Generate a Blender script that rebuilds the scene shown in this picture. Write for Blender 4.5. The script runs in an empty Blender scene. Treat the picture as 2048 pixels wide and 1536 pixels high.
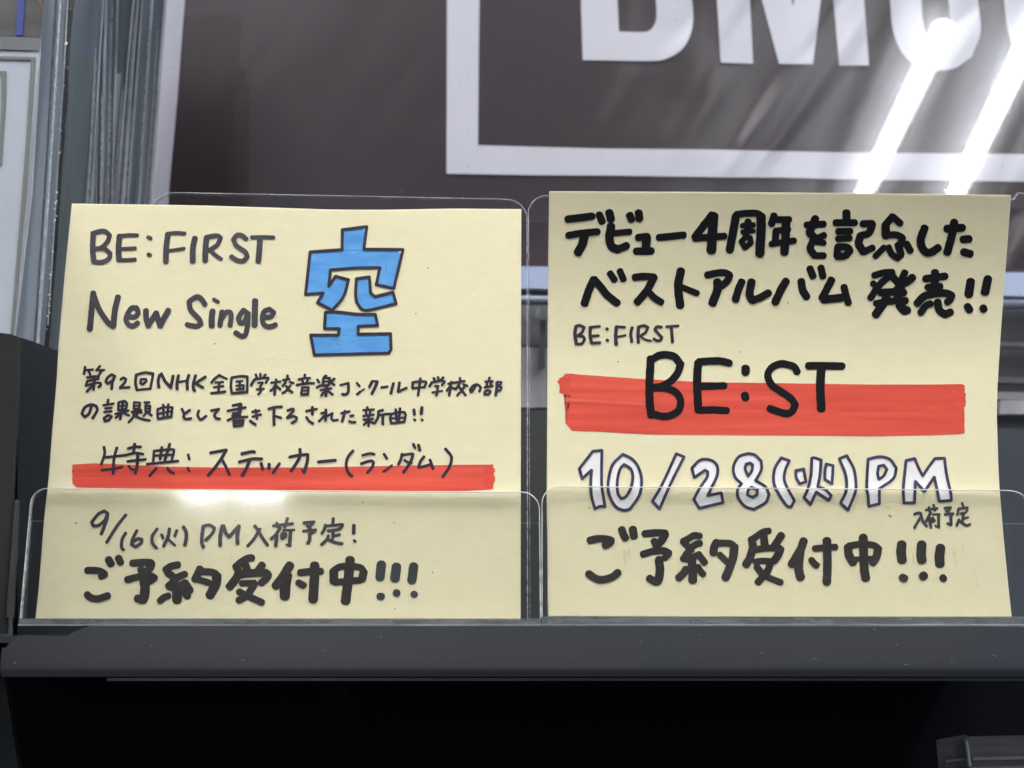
import bpy, math, random
from mathutils import Vector
from mathutils.geometry import tessellate_polygon
R = math.radians
random.seed(5)
sc = bpy.context.scene
COL = sc.collection

# ------------------------------------------------------------------ camera
PITCH = R(12.0); FPX = 2196.0; CX, CY = 1024.0, 768.0
CAM = Vector((0.0, -0.252, 0.04))
cam_d = bpy.data.cameras.new('camera'); cam = bpy.data.objects.new('camera', cam_d); COL.objects.link(cam)
cam.location = CAM; cam.rotation_euler = (R(90) + PITCH, 0, 0)
cam_d.sensor_width = 36; cam_d.lens = 36 * FPX / 2048; cam_d.clip_start = 0.01; cam_d.clip_end = 60
cam_d.dof.use_dof = True; cam_d.dof.focus_distance = 0.252; cam_d.dof.aperture_fstop = 21
sc.camera = cam
FW = Vector((0, math.cos(PITCH), math.sin(PITCH))); UP = Vector((0, -math.sin(PITCH), math.cos(PITCH)))

# ------------------------------------------------------------------ world, exposure
w = bpy.data.worlds.new("World"); sc.world = w; w.use_nodes = True
w.node_tree.nodes['Background'].inputs[0].default_value = (0.80, 0.88, 1.0, 1)
w.node_tree.nodes['Background'].inputs[1].default_value = 0.16
sc.view_settings.view_transform = 'Standard'; sc.view_settings.look = 'None'
sc.view_settings.exposure = 0.36; sc.view_settings.gamma = 1.0

def ray(px, py):
    return Vector(((px - CX) / FPX, 0, 0)) + FW + UP * ((CY - py) / FPX)
def at(px, py, Y=0.0):
    d = ray(px, py); return CAM + d * ((Y - CAM.y) / d.y)
def on(px, py, g, off=0.0):
    """point of the surface y = g(x, z) seen at that place of the picture"""
    y = 0.0
    for _ in range(7):
        p = at(px, py, y); y = g(p.x, p.z)
    return at(px, py, y - off)

# ------------------------------------------------------------------ materials
def new_mat(name):
    m = bpy.data.materials.new(name); m.use_nodes = True
    return m, m.node_tree.nodes, m.node_tree.links
def pmat(name, col, rough=0.5, spec=0.5, metal=0.0, mott=0.0, mscale=120, bump=0.0, bscale=900, stretch=(1,1,1), col2=None, coat=0.0):
    m, n, l = new_mat(name); b = n['Principled BSDF']
    b.inputs['Base Color'].default_value = (*col, 1); b.inputs['Roughness'].default_value = rough
    b.inputs['Specular IOR Level'].default_value = spec; b.inputs['Metallic'].default_value = metal
    b.inputs['Coat Weight'].default_value = coat
    if mott or bump:
        tc = n.new('ShaderNodeTexCoord'); mp = n.new('ShaderNodeMapping'); mp.inputs['Scale'].default_value = stretch
        l.new(tc.outputs['Object'], mp.inputs['Vector'])
    if mott:
        t = n.new('ShaderNodeTexNoise'); t.inputs['Scale'].default_value = mscale; t.inputs['Detail'].default_value = 6
        l.new(mp.outputs[0], t.inputs['Vector'])
        r = n.new('ShaderNodeMapRange'); r.inputs[1].default_value = 0.3; r.inputs[2].default_value = 0.7
        l.new(t.outputs['Fac'], r.inputs[0])
        mx = n.new('ShaderNodeMix'); mx.data_type = 'RGBA'
        c2 = col2 or tuple(c * (1 - mott) for c in col)
        mx.inputs[6].default_value = (*col, 1); mx.inputs[7].default_value = (*c2, 1)
        l.new(r.outputs[0], mx.inputs[0]); l.new(mx.outputs[2], b.inputs['Base Color'])
    if bump:
        t2 = n.new('ShaderNodeTexNoise'); t2.inputs['Scale'].default_value = bscale; t2.inputs['Detail'].default_value = 4
        l.new(mp.outputs[0], t2.inputs['Vector'])
        bp = n.new('ShaderNodeBump'); bp.inputs['Strength'].default_value = bump; bp.inputs['Distance'].default_value = 0.0003
        l.new(t2.outputs['Fac'], bp.inputs['Height']); l.new(bp.outputs[0], b.inputs['Normal'])
    return m
def clear_mat(name, tint=(.995,.997,.995), ior=1.49, rough=0.015, haze=0.0, haze_rough=0.12, dust=0.0):
    m, n, l = new_mat(name)
    for x in list(n):
        if x.type != 'OUTPUT_MATERIAL': n.remove(x)
    out = [x for x in n if x.type == 'OUTPUT_MATERIAL'][0]
    tr = n.new('ShaderNodeBsdfTransparent'); tr.inputs[0].default_value = (*tint, 1)
    gl = n.new('ShaderNodeBsdfGlossy'); gl.inputs['Roughness'].default_value = rough
    fr = n.new('ShaderNodeFresnel')
    ge = n.new('ShaderNodeNewGeometry'); mr = n.new('ShaderNodeMapRange'); mr.inputs[3].default_value = ior; mr.inputs[4].default_value = 1 / ior
    l.new(ge.outputs['Backfacing'], mr.inputs[0]); l.new(mr.outputs[0], fr.inputs[0])
    mx = n.new('ShaderNodeMixShader'); l.new(fr.outputs[0], mx.inputs[0])
    l.new(tr.outputs[0], mx.inputs[1]); l.new(gl.outputs[0], mx.inputs[2]); last = mx
    if haze:
        g2 = n.new('ShaderNodeBsdfGlossy'); g2.inputs['Roughness'].default_value = haze_rough
        m2 = n.new('ShaderNodeMixShader'); m2.inputs[0].default_value = haze
        l.new(last.outputs[0], m2.inputs[1]); l.new(g2.outputs[0], m2.inputs[2]); last = m2
    if dust:
        tc = n.new('ShaderNodeTexCoord'); mp = n.new('ShaderNodeMapping'); mp.inputs['Scale'].default_value = (1, 1, .6)
        l.new(tc.outputs['Object'], mp.inputs[0])
        v = n.new('ShaderNodeTexNoise'); v.inputs['Scale'].default_value = 620; v.inputs['Detail'].default_value = 3
        l.new(mp.outputs[0], v.inputs['Vector'])
        r = n.new('ShaderNodeMapRange'); r.inputs[1].default_value = .66; r.inputs[2].default_value = .80; r.inputs[4].default_value = dust
        l.new(v.outputs['Fac'], r.inputs[0])
        df = n.new('ShaderNodeBsdfDiffuse'); df.inputs[0].default_value = (.6, .6, .62, 1)
        m3 = n.new('ShaderNodeMixShader'); l.new(r.outputs[0], m3.inputs[0])
        l.new(last.outputs[0], m3.inputs[1]); l.new(df.outputs[0], m3.inputs[2]); last = m3
    l.new(last.outputs[0], out.inputs['Surface'])
    return m
def part_clear(name, col, alpha, rough=0.2):
    m, n, l = new_mat(name); b = n['Principled BSDF']
    b.inputs['Base Color'].default_value = (*col, 1); b.inputs['Roughness'].default_value = rough
    b.inputs['Alpha'].default_value = alpha
    tc = n.new('ShaderNodeTexCoord'); mp = n.new('ShaderNodeMapping'); mp.inputs['Scale'].default_value = (1, 1, 6)
    l.new(tc.outputs['Object'], mp.inputs[0])
    t = n.new('ShaderNodeTexNoise'); t.inputs['Scale'].default_value = 90; t.inputs['Detail'].default_value = 3
    l.new(mp.outputs[0], t.inputs['Vector'])
    r = n.new('ShaderNodeMapRange'); r.inputs[1].default_value = .35; r.inputs[2].default_value = .7
    r.inputs[3].default_value = alpha * .7; r.inputs[4].default_value = min(1, alpha * 1.35)
    l.new(t.outputs['Fac'], r.inputs[0]); l.new(r.outputs[0], b.inputs['Alpha'])
    return m
def emit_mat(name, col, s):
    m, n, l = new_mat(name); b = n['Principled BSDF']
    b.inputs['Base Color'].default_value = (.9, .9, .9, 1)
    b.inputs['Emission Color'].default_value = (*col, 1); b.inputs['Emission Strength'].default_value = s
    return m
M = {}
M['paper'] = pmat('yellow_card_paper', (.82, .752, .50), .8, .15, mott=.05, mscale=200, bump=.16, bscale=1900, stretch=(1, 1, 2.2), col2=(.79, .72, .47))
M['paper_edge'] = pmat('card_paper_edge', (.86, .83, .66), .8, .2)
M['ink_grey'] = pmat('grey_black_marker', (.060, .056, .064), .5, .4, mott=.4, mscale=100, col2=(.034, .030, .038))  # greyer than the other blacks, with darker mottling
M['ink_violet'] = pmat('violet_black_pen', (.024, .018, .026), .5, .3, mott=.5, mscale=500, col2=(.034, .028, .050))
M['ink_brown'] = pmat('brown_black_marker', (.020, .016, .014), .45, .4, mott=.4, mscale=110, bump=.3, bscale=900, col2=(.040, .033, .030))
M['ink_slate'] = pmat('slate_marker', (.044, .047, .052), .5, .4)
M['ink_black'] = pmat('fresh_black_marker', (.0055, .0055, .008), .6, .15, mott=.3, mscale=500)
M['ink_navy'] = pmat('navy_outline_pen', (.022, .017, .035), .5, .4, mott=.5, mscale=420, col2=(.06, .055, .13))
M['blue'] = pmat('sky_blue_marker', (.125, .39, .76), .6, .3, mott=.4, mscale=230, stretch=(.5, 1, 1.5), col2=(.075, .27, .62))
M['red'] = pmat('red_marker', (.79, .112, .070), .6, .2, mott=.3, mscale=230, stretch=(.10, 1, 2.0), col2=(.58, .058, .038))
M['red_dark'] = pmat('red_marker_overlap', (.62, .058, .038), .55, .3, mott=.4, mscale=420, stretch=(.4, 1, 1), col2=(.74, .09, .05))
M['red_light'] = pmat('red_marker_thin', (.78, .135, .088), .55, .3, mott=.4, mscale=300, stretch=(.3, 1, 1), col2=(.72, .09, .06))
M['white_ink'] = pmat('white_marker', (.90, .885, .85), .6, .3, mott=.14, mscale=160, col2=(.83, .815, .79))
M['speck'] = pmat('dirt_speck', (.16, .14, .08), .8, .2)
M['crease'] = pmat('rubbed_paper', (.66, .62, .42), .8, .2)
M['clear'] = clear_mat('clear_acrylic', ior=1.14, haze=.010, haze_rough=.09, dust=.025, rough=.058)
M['clear_back'] = clear_mat('clear_acrylic_back', ior=1.35, dust=.05, haze=.006)
M['clear_edge'] = part_clear('acrylic_cut_edge', (.72, .74, .72), .55, .15)
M['clear_edge_soft'] = part_clear('acrylic_cut_edge_soft', (.62, .62, .66), .35, .15)
M['base_clear'] = part_clear('acrylic_base', (.20, .215, .225), .62, .10)
M['pane'] = clear_mat('hazy_clear_panel', tint=(.97,.97,.975), rough=.030, haze=.006, haze_rough=.16, dust=.16)  # wide soft lobe stands in for camera bloom around the tubes

def poster_mat(name, col, rough=.37):
    m, n, l = new_mat(name); b = n['Principled BSDF']
    b.inputs['Base Color'].default_value = (*col, 1); b.inputs['Roughness'].default_value = rough
    b.inputs['Specular IOR Level'].default_value = .50
    tc = n.new('ShaderNodeTexCoord'); mp = n.new('ShaderNodeMapping')
    mp.vector_type = 'TEXTURE'; mp.inputs['Rotation'].default_value = (0, R(34), 0); mp.inputs['Scale'].default_value = (1.0, 1, 3.6)
    l.new(tc.outputs['Object'], mp.inputs[0])
    t = n.new('ShaderNodeTexNoise'); t.inputs['Scale'].default_value = 46; t.inputs['Detail'].default_value = 1.2; t.inputs['Distortion'].default_value = .5
    l.new(mp.outputs[0], t.inputs['Vector'])
    b1 = n.new('ShaderNodeBump'); b1.inputs['Strength'].default_value = 1; b1.inputs['Distance'].default_value = .0075
    sx = n.new('ShaderNodeSeparateXYZ'); l.new(tc.outputs['Object'], sx.inputs[0])
    mk = n.new('ShaderNodeMapRange'); mk.interpolation_type = 'SMOOTHERSTEP'
    mk.inputs[1].default_value = .0; mk.inputs[2].default_value = .125; mk.inputs[3].default_value = .06; mk.inputs[4].default_value = 1
    l.new(sx.outputs[0], mk.inputs[0]); l.new(mk.outputs[0], b1.inputs['Strength'])
    l.new(t.outputs['Fac'], b1.inputs['Height'])
    t2 = n.new('ShaderNodeTexNoise'); t2.inputs['Scale'].default_value = 900; t2.inputs['Detail'].default_value = 3
    l.new(tc.outputs['Object'], t2.inputs['Vector'])
    b2 = n.new('ShaderNodeBump'); b2.inputs['Strength'].default_value = .25; b2.inputs['Distance'].default_value = .0003
    l.new(t2.outputs['Fac'], b2.inputs['Height']); l.new(b1.outputs[0], b2.inputs['Normal']); l.new(b2.outputs[0], b.inputs['Normal'])
    return m
M['p_dark'] = poster_mat('poster_charcoal', (.025, .014, .017))
M['p_white'] = poster_mat('poster_white', (.66, .66, .72))
M['p_border'] = poster_mat('poster_border', (.46, .45, .52))
M['shelf'] = pmat('charcoal_powder_coat', (.047, .045, .046), .38, .5, bump=.18, bscale=2600, mott=.3, mscale=14, col2=(.033, .038, .048))  # broad warm and bluish blotches put uneven light into the coat colour
M['bracket'] = pmat('dark_enamel', (.030, .035, .040), .35, .5, bump=.3, bscale=2200)
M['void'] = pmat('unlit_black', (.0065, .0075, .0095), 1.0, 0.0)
M['rail'] = pmat('pale_blue_grey_enamel', (.34, .39, .56), .35, .5, mott=.1, mscale=30)
M['chrome'] = pmat('brushed_chrome', (.55, .56, .58), .25, .5, metal=1.0)
M['midgrey'] = pmat('grey_plastic', (.34, .34, .35), .3, .5, mott=.35, mscale=45, stretch=(3, 1, .3))
M['darkgrey'] = pmat('dark_grey_plastic', (.065, .066, .068), .3, .5, mott=.3, mscale=30)
M['fill'] = pmat('shiny_case', (.42, .42, .44), .2, .6, mott=.45, mscale=60, stretch=(3, 1, .35))
M['sleeve'] = [pmat('blue_grey_sleeve_%s' % a, c, .24, .6, mott=.42, mscale=55, stretch=(3.2, 1, .22), bump=1.0, bscale=60) for a, c in
               (('light', (.30, .35, .41)), ('mid', (.17, .20, .245)), ('dark', (.115, .135, .165)), ('green', (.165, .20, .215)))]
M['sleeve_edge'] = pmat('sleeve_welded_edge', (.36, .395, .445), .2, .6, mott=.55, mscale=120, stretch=(1, 1, .3))
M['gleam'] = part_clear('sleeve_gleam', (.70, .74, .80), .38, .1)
M['gleam_dark'] = part_clear('sleeve_gleam_dark', (.05, .06, .075), .5, .1)
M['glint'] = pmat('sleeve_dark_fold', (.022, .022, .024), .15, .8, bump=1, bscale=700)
M['cover'] = pmat('pale_grey_cover', (.40, .43, .48), .35, .5, mott=.06, mscale=30)
M['olive'] = pmat('olive_print_border', (.15, .16, .15), .4, .4)
M['darkart'] = pmat('dark_print', (.030, .030, .028), .4, .5, mott=.9, mscale=120, stretch=(.4, 1, 1), col2=(.09, .09, .085))
M['bluestripe'] = pmat('blue_print_stripe', (.035, .055, .22), .4, .4)
M['orange'] = pmat('orange_print_line', (.22, .10, .06), .4, .4)
M['lamp_housing'] = pmat('grey_lamp_housing', (.32, .34, .38), .5, .4)
M['ceiling'] = pmat('ceiling_panel', (.42, .43, .46), .8, .2)
M['tube'] = emit_mat('lit_tube', (.985, .975, .965), 47)
M['panel_lit'] = emit_mat('lit_panel', (1.0, .985, .95), 22.0)
M['far_lit'] = emit_mat('lit_far_panel', (.95, .98, 1.0), 66)

# ------------------------------------------------------------------ objects
def tag(o, label=None, cat=None, group=None, kind=None):
    if label: o['label'] = label
    if cat: o['category'] = cat
    if group: o['group'] = group
    if kind: o['kind'] = kind
    return o
def empty(name, loc):
    e = bpy.data.objects.new(name, None); COL.objects.link(e); e.location = loc; e.empty_display_size = .01
    return e
class MB:
    def __init__(s): s.v = []; s.f = []; s.m = []
    def add(s, vs, fs, mi=0):
        k = len(s.v); s.v += [tuple(v) for v in vs]
        for f in fs: s.f.append(tuple(i + k for i in f)); s.m.append(mi)
    def prism(s, pts2, y0, y1, mi=0, me=None):
        """pts2: (x, z) outline; front face at y0, back face at y1"""
        n = len(pts2); me = mi if me is None else me
        vs = [(x, y0, z) for x, z in pts2] + [(x, y1, z) for x, z in pts2]
        tri = tessellate_polygon([[Vector((x, z, 0)) for x, z in pts2]])
        s.add(vs, [tuple(t) for t in tri] + [tuple(i + n for i in t) for t in tri], mi)
        s.add(vs, [(i, (i + 1) % n, (i + 1) % n + n, i + n) for i in range(n)], me)
    def box(s, x0, x1, y0, y1, z0, z1, mi=0, me=None):
        s.prism([(x0, z0), (x1, z0), (x1, z1), (x0, z1)], y0, y1, mi, me)
    def build(s, name, mats, parent=None, smooth=False):
        me = bpy.data.meshes.new(name); me.from_pydata(s.v, [], s.f); me.validate()
        for m in (mats if isinstance(mats, (list, tuple)) else [mats]): me.materials.append(m)
        if len(me.polygons) == len(s.m):
            for p, mi in zip(me.polygons, s.m): p.material_index = mi
        if smooth:
            for p in me.polygons: p.use_smooth = True
        import bmesh
        bm = bmesh.new(); bm.from_mesh(me); bmesh.ops.recalc_face_normals(bm, faces=bm.faces); bm.to_mesh(me); bm.free()
        o = bpy.data.objects.new(name, me); COL.objects.link(o)
        if parent:
            o.parent = parent; o.location = -Vector(parent_world(parent))
        return o
def parent_world(p):
    v = Vector(p.location)
    while p.parent: p = p.parent; v = v + Vector(p.location)
    return v
def outline(pts, Y):
    return [(p.x, p.z) for p in (at(a, b, Y) for a, b in pts)]
def slab(name, pts, Y, th, mat, edge=None, parent=None):
    b = MB(); b.prism(outline(pts, Y), Y, Y + th, 0, 1 if edge else 0)
    return b.build(name, [mat, edge] if edge else mat, parent)
def arc(cx, cy, r, a0, a1, n=6):
    return [(cx + r * math.cos(R(a0 + (a1 - a0) * i / n)), cy - r * math.sin(R(a0 + (a1 - a0) * i / n))) for i in range(n + 1)]
def interp(tab, t):
    for (a, b), (c, d) in zip(tab, tab[1:]):
        if t <= c: return b + (d - b) * (t - a) / (c - a)
    return tab[-1][1]

# ------------------------------------------------------------------ the two cards
Z0 = at(1500, 742).z; ZT = at(1500, 386).z
def g1(x, z):
    t = max(0.0, (z - .02) / .06); return 0.00016 * math.sin((x + .02) * 48) * t * t
def g2(x, z):
    return -0.0074 * (.85 + 4.0 * (x - .008)) * max(0.0, (z - Z0) / (ZT - Z0)) ** 2

def sheet(name, left, right, top, bottom, g, parent, nx=44, ny=60, grow=0.0, off=0.0, th=.00032, mat=None, round_tr=False):
    """left/right: (y, x) tables, top/bottom: (x, y) tables in picture units"""
    vs = []; cyv = []
    for j in range(ny + 1):
        t = j / ny
        for i in range(nx + 1):
            s = i / nx
            yl = left[0][0] + (left[-1][0] - left[0][0]) * t; yr = right[0][0] + (right[-1][0] - right[0][0]) * t
            x = interp(left, yl) * (1 - s) + interp(right, yr) * s
            y = interp(top, x) * (1 - t) + interp(bottom, x) * t
            x += grow * (2 * s - 1); y += grow * (2 * t - 1)
            vs.append(on(x, y, g, off))
    W = nx + 1; n = len(vs); fs = []; 
    idx = lambda i, j: j * W + i
    for j in range(ny):
        for i in range(nx): fs.append((idx(i, j), idx(i + 1, j), idx(i + 1, j + 1), idx(i, j + 1)))
    b = MB(); allv = vs + [v + Vector((0, th, 0)) for v in vs]
    back = [tuple(a + n for a in f) for f in fs]
    ring = [idx(i, 0) for i in range(nx)] + [idx(nx, j) for j in range(ny)] + [idx(i, ny) for i in range(nx, 0, -1)] + [idx(0, j) for j in range(ny, 0, -1)]
    side = [(ring[k], ring[(k + 1) % len(ring)], ring[(k + 1) % len(ring)] + n, ring[k] + n) for k in range(len(ring))]
    b.add(allv, fs + back + side)
    return b.build(name, mat, parent, smooth=False)

def smooth_path(pts, closed=False, step=3.0, corner=58):
    """Catmull-Rom through the points, corners sharper than `corner` degrees kept; returns list of runs"""
    n = len(pts)
    if n == 1: return [[pts[0]]]
    def ang(a, b, c):
        u = (b[0]-a[0], b[1]-a[1]); v = (c[0]-b[0], c[1]-b[1])
        d = (u[0]*v[0]+u[1]*v[1]) / (math.hypot(*u)*math.hypot(*v) + 1e-9)
        return math.degrees(math.acos(max(-1, min(1, d))))
    runs = []; cur = [pts[0]]
    if closed:
        P = list(pts) + [pts[0]]
    else: P = list(pts)
    for i in range(1, len(P)):
        cur.append(P[i])
        if i < len(P) - 1 and ang(P[i-1], P[i], P[i+1]) > corner:
            runs.append(cur); cur = [P[i]]
    runs.append(cur)
    out = []
    for r in runs:
        if len(r) == 2: 
            L = math.hypot(r[1][0]-r[0][0], r[1][1]-r[0][1]); k = max(1, int(L/step/2))
            out.append([(r[0][0]+(r[1][0]-r[0][0])*q/k, r[0][1]+(r[1][1]-r[0][1])*q/k) for q in range(k+1)]); continue
        loop = closed and len(runs) == 1
        res = []
        for i in range(len(r)-1):
            p1, p2 = r[i], r[i+1]
            p0 = r[i-1] if i > 0 else (r[-2] if loop else (2*p1[0]-p2[0], 2*p1[1]-p2[1]))
            p3 = r[i+2] if i+2 < len(r) else (r[1] if loop else (2*p2[0]-p1[0], 2*p2[1]-p1[1]))
            L = math.hypot(p2[0]-p1[0], p2[1]-p1[1]); k = max(2, int(L/step))
            for q in range(k):
                t = q/k; t2 = t*t; t3 = t2*t
                res.append(tuple(.5*(2*p1[c]+(p2[c]-p0[c])*t+(2*p0[c]-5*p1[c]+4*p2[c]-p3[c])*t2+(3*p1[c]-p0[c]-3*p2[c]+p3[c])*t3) for c in (0, 1)))
        res.append(r[-1]); out.append(res)
    return out

LAYER = {'n': 0}
def ribbon(b, run, wd, g, base, jag=.05):
    """one pen stroke as a flat ribbon with round ends; coordinates in picture units"""
    LAYER['n'] += 1; off = base + (LAYER['n'] % 9) * 7e-6
    h = wd / 2
    n = len(run)
    if n == 1 or math.hypot(run[-1][0]-run[0][0], run[-1][1]-run[0][1]) < .01 and n < 3: 
        c = run[0]; k = 14
        vs = [on(c[0], c[1], g, off)] + [on(c[0]+h*math.cos(2*math.pi*i/k)*random.uniform(.93,1.05), c[1]+h*math.sin(2*math.pi*i/k)*random.uniform(.93,1.05), g, off) for i in range(k)]
        b.add(vs, [(0, 1+i, 1+(i+1) % k) for i in range(k)]); return
    L = []; Rr = []; ph = random.uniform(0, 6)
    for i, p in enumerate(run):
        a = run[max(0, i-1)]; c = run[min(n-1, i+1)]
        dx, dy = c[0]-a[0], c[1]-a[1]; d = math.hypot(dx, dy) + 1e-9; nx, ny = -dy/d, dx/d
        w1 = h * (1 + jag*math.sin(i*1.1+ph) * .5 + random.uniform(-jag, jag) * .45); w2 = h * (1 + random.uniform(-jag, jag) * .45)
        L.append((p[0]+nx*w1, p[1]+ny*w1)); Rr.append((p[0]-nx*w2, p[1]-ny*w2))
    vs = [on(x, y, g, off + 2e-7*i) for i, (x, y) in enumerate(L)] + [on(x, y, g, off + 2e-7*i) for i, (x, y) in enumerate(Rr)]
    b.add(vs, [(i, i+1, n+i+1, n+i) for i in range(n-1)])
    for e, s in ((0, -1), (n-1, 1)):
        a = run[1] if e == 0 else run[n-2]; p = run[e]
        th = math.atan2(p[1]-a[1], p[0]-a[0]); k = 8
        el = random.uniform(.72, .98)
        pts = [(p[0]+h*el*math.cos(q)*math.cos(th)-h*math.sin(q)*math.sin(th), p[1]+h*el*math.cos(q)*math.sin(th)+h*math.sin(q)*math.cos(th)) for q in [math.pi*(-.5+j/k) for j in range(k+1)]]
        vs = [on(p[0], p[1], g, off)] + [on(x, y, g, off) for x, y in pts]
        b.add(vs, [(0, 1+j, 2+j) for j in range(k)])

def strokes(b, data, tile, g, base=.00009, step=2.2):
    x0, y0, s = tile
    for st in data.replace('\n', ' ').split('/'):
        tk = st.split()
        if not tk: continue
        wd = float(tk[0]) / s * 1.14
        pts = [(x0 + float(a)/s, y0 + float(c)/s) for a, c in (q.split(',') for q in tk[1:])]
        for run in smooth_path(pts, step=max(step, wd*.22)):
            ribbon(b, run, wd, g, base)
def marks(name, data, mat, g, parent, tile=(0, 0, 1)):
    for st in data.split('/'):
        b = MB(); strokes(b, st, tile, g, .00011); b.build(name, mat, parent)
def line(name, parts, mat, g, parent, label=None):
    b = MB()
    for tile, data in parts: strokes(b, data, tile, g)
    o = b.build(name, mat, parent)
    if label: o['label'] = label
    return o
def parse(tile, s):
    x0, y0, k = tile
    return [(x0 + float(a)/k, y0 + float(c)/k) for a, c in (q.split(',') for q in s.split())]
def fill(b, loops, g, off, corner=58, step=3.0):
    LL = []
    for lp in loops:
        pts = []
        for r in smooth_path(lp, closed=True, step=step, corner=corner): pts += r[:-1]
        LL.append(pts)
    flat = [p for l in LL for p in l]
    tri = tessellate_polygon([[Vector((x, y, 0)) for x, y in l] for l in LL])
    b.add([on(x, y, g, off) for x, y in flat], [tuple(t) for t in tri])
def outline_strokes(b, loops, wd, g, base=.00013, corner=40):
    for lp in loops:
        for run in smooth_path(lp, closed=True, step=2.5, corner=corner): ribbon(b, run, wd, g, base)

TA=(160,440,6); TB=(400,440,6); TC=(600,440,5.41); TD=(155,724,10.24); TE=(345,724,10.24); TF=(535,724,10.24)
TG=(715,724,10.24); TH=(855,724,10.24); TI=(190,870,8); TJ=(430,870,8); TK=(670,870,8); TL=(160,1010,7.11)
TM=(390,1010,7.11); TN=(620,1010,7.11); TO=(1115,400,6.4); TP=(1340,400,6.4); TQ=(1560,400,6.4); TR=(1760,400,5.908)
TS=(1130,640,6.4); TT=(1420,640,6.4); TU=(1100,730,10.24); TV=(1140,880,8); TW=(1370,880,8); TX=(1560,880,8)
TY=(1730,880,8.083); TZ=(1150,1040,8); UA=(1380,1040,8); UB=(1600,1040,8); UC=(1740,1040,8)

c1 = empty('handwritten_card', at(560, 1237, 0))
tag(c1, 'yellow card headed BE:FIRST New Single and a big blue character, left of the two', 'card')
sheet('paper_sheet', [(409,145.5),(540,132),(700,118),(768,114.5),(850,107),(960,98.5),(1040,89.5),(1160,80.5),(1237,72.5)], [(420,1041),(1239,1039.5)],
      [(145,409),(400,412.5),(560,417.5),(660,421),(760,421.5),(900,419),(1041,420)], [(72,1237),(560,1238),(1040,1239)], g1, c1, mat=M['paper'])
sheet('paper_back', [(409,145.5),(540,132),(700,118),(768,114.5),(850,107),(960,98.5),(1040,89.5),(1160,80.5),(1237,72.5)], [(420,1041),(1239,1039.5)],
      [(145,409),(400,412.5),(560,417.5),(660,421),(760,421.5),(900,419),(1041,420)], [(72,1237),(560,1238),(1040,1239)], g1, c1, mat=M['paper_edge'], grow=1.7, off=-.00040, th=.0001, nx=20, ny=24)
line('handwritten_line', [(TA, '''58 160,165 152,340 165,500 / 52 150,162 230,138 300,138 355,185 330,260 260,330 190,348 / 50 190,345 290,345 362,400 350,460 270,505 170,502
/ 62 475,195 462,340 468,475 / 40 470,190 580,182 690,182 / 40 480,348 600,342 665,338 / 44 470,480 560,482 662,475
/ 44 818,207 848,222 / 42 818,410 842,422 / 60 1055,170 1035,330 1030,500 / 42 1050,165 1150,155 1255,162 / 38 1050,370 1150,358 1250,342 / 62 1380,215 1355,340 1352,495'''),
 (TB, '''62 80,210 65,350 62,485 / 50 75,208 150,192 215,190 248,215 205,300 110,365 / 44 120,365 190,425 255,470
/ 52 555,228 500,185 440,185 400,235 440,310 540,380 568,440 520,490 450,485 375,440 / 42 620,208 750,205 880,210 / 62 722,215 712,360 700,495''')], M['ink_grey'], g1, c1)
line('handwritten_line', [(TA, '''64 160,878 140,1080 118,1310 / 58 165,900 230,1070 330,1220 400,1278 / 64 458,920 420,1080 400,1270
/ 56 600,1160 660,1162 697,1110 675,1052 610,1065 553,1180 580,1252 640,1272 692,1235
/ 62 792,1090 795,1180 820,1268 / 60 820,1268 915,1115 / 60 915,1115 960,1270 / 64 960,1268 1060,1085
/ 56 1500,1012 1450,940 1390,925 1310,980 1330,1080 1430,1190 1450,1250 1400,1275 1340,1268 1285,1255'''),
 (TB, '''40 165,952 220,985 / 64 152,1095 140,1180 140,1272 / 58 265,1100 252,1180 240,1262 / 54 258,1190 310,1110 360,1105 375,1150 360,1268
/ 56 575,1120 520,1082 465,1170 478,1232 530,1225 575,1130 / 56 577,1115 572,1250 548,1370 510,1395 470,1380 425,1350
/ 66 662,965 658,1100 655,1265 / 54 765,1168 850,1158 886,1110 830,1070 765,1105 750,1215 795,1275 860,1275 908,1255''')], M['ink_grey'], g1, c1)
# the big blue character
k1 = parse(TC, '458,105 722,72 697,270 690,315 1115,320 1015,740 825,700 865,515 600,520 330,540 312,715 385,608 525,645 470,830 350,975 190,895 250,790 60,805 110,345 455,320')
k2 = parse(TC, '610,635 750,615 765,790 810,828 1005,780 1040,905 740,975 660,960 612,890 602,800')
k3 = parse(TC, '275,1000 400,995 640,1020 815,1020 840,1140 630,1150 630,1235 980,1230 985,1400 960,1440 155,1460 115,1245 415,1245 425,1175 265,1175')
b = MB(); fill(b, [k1], g1, .00006, 25); fill(b, [k2], g1, .00006, 25); fill(b, [k3], g1, .00006, 25)
kb = b.build('character_fill', M['blue'], c1); kb['label'] = 'sky blue marker filling of the big character'
b = MB(); outline_strokes(b, [k1, k2, k3], 6.2, g1, .00012, 25); b.build('character_outline', M['ink_violet'], c1)
b = MB()
for s_ in ('690,95 706,95 700,135', '1062,342 1094,338 1090,362', '84,778 100,782 88,770'):
    p = parse(TC, s_); b.add([on(x, y, g1, .00009) for x, y in p], [(0, 1, 2)])
b.build('unfilled_corner', M['paper_edge'], c1)
marks('ink_fleck', '4 495,385 515,380 / 5 620,370 640,360 / 4 190,380 205,400 / 4 260,485 320,495 / 5 920,470 940,580 / 6 400,1345 430,1350 / 4 330,1290 450,1300 / 4 520,1270 590,1320 / 4 790,1270 840,1280 / 3 340,1060 480,1050 / 4 915,1395 935,1400 / 4 600,1300 680,1290', pmat('blue_ink_fleck', (.06, .20, .5)), g1, c1, TC)
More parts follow.
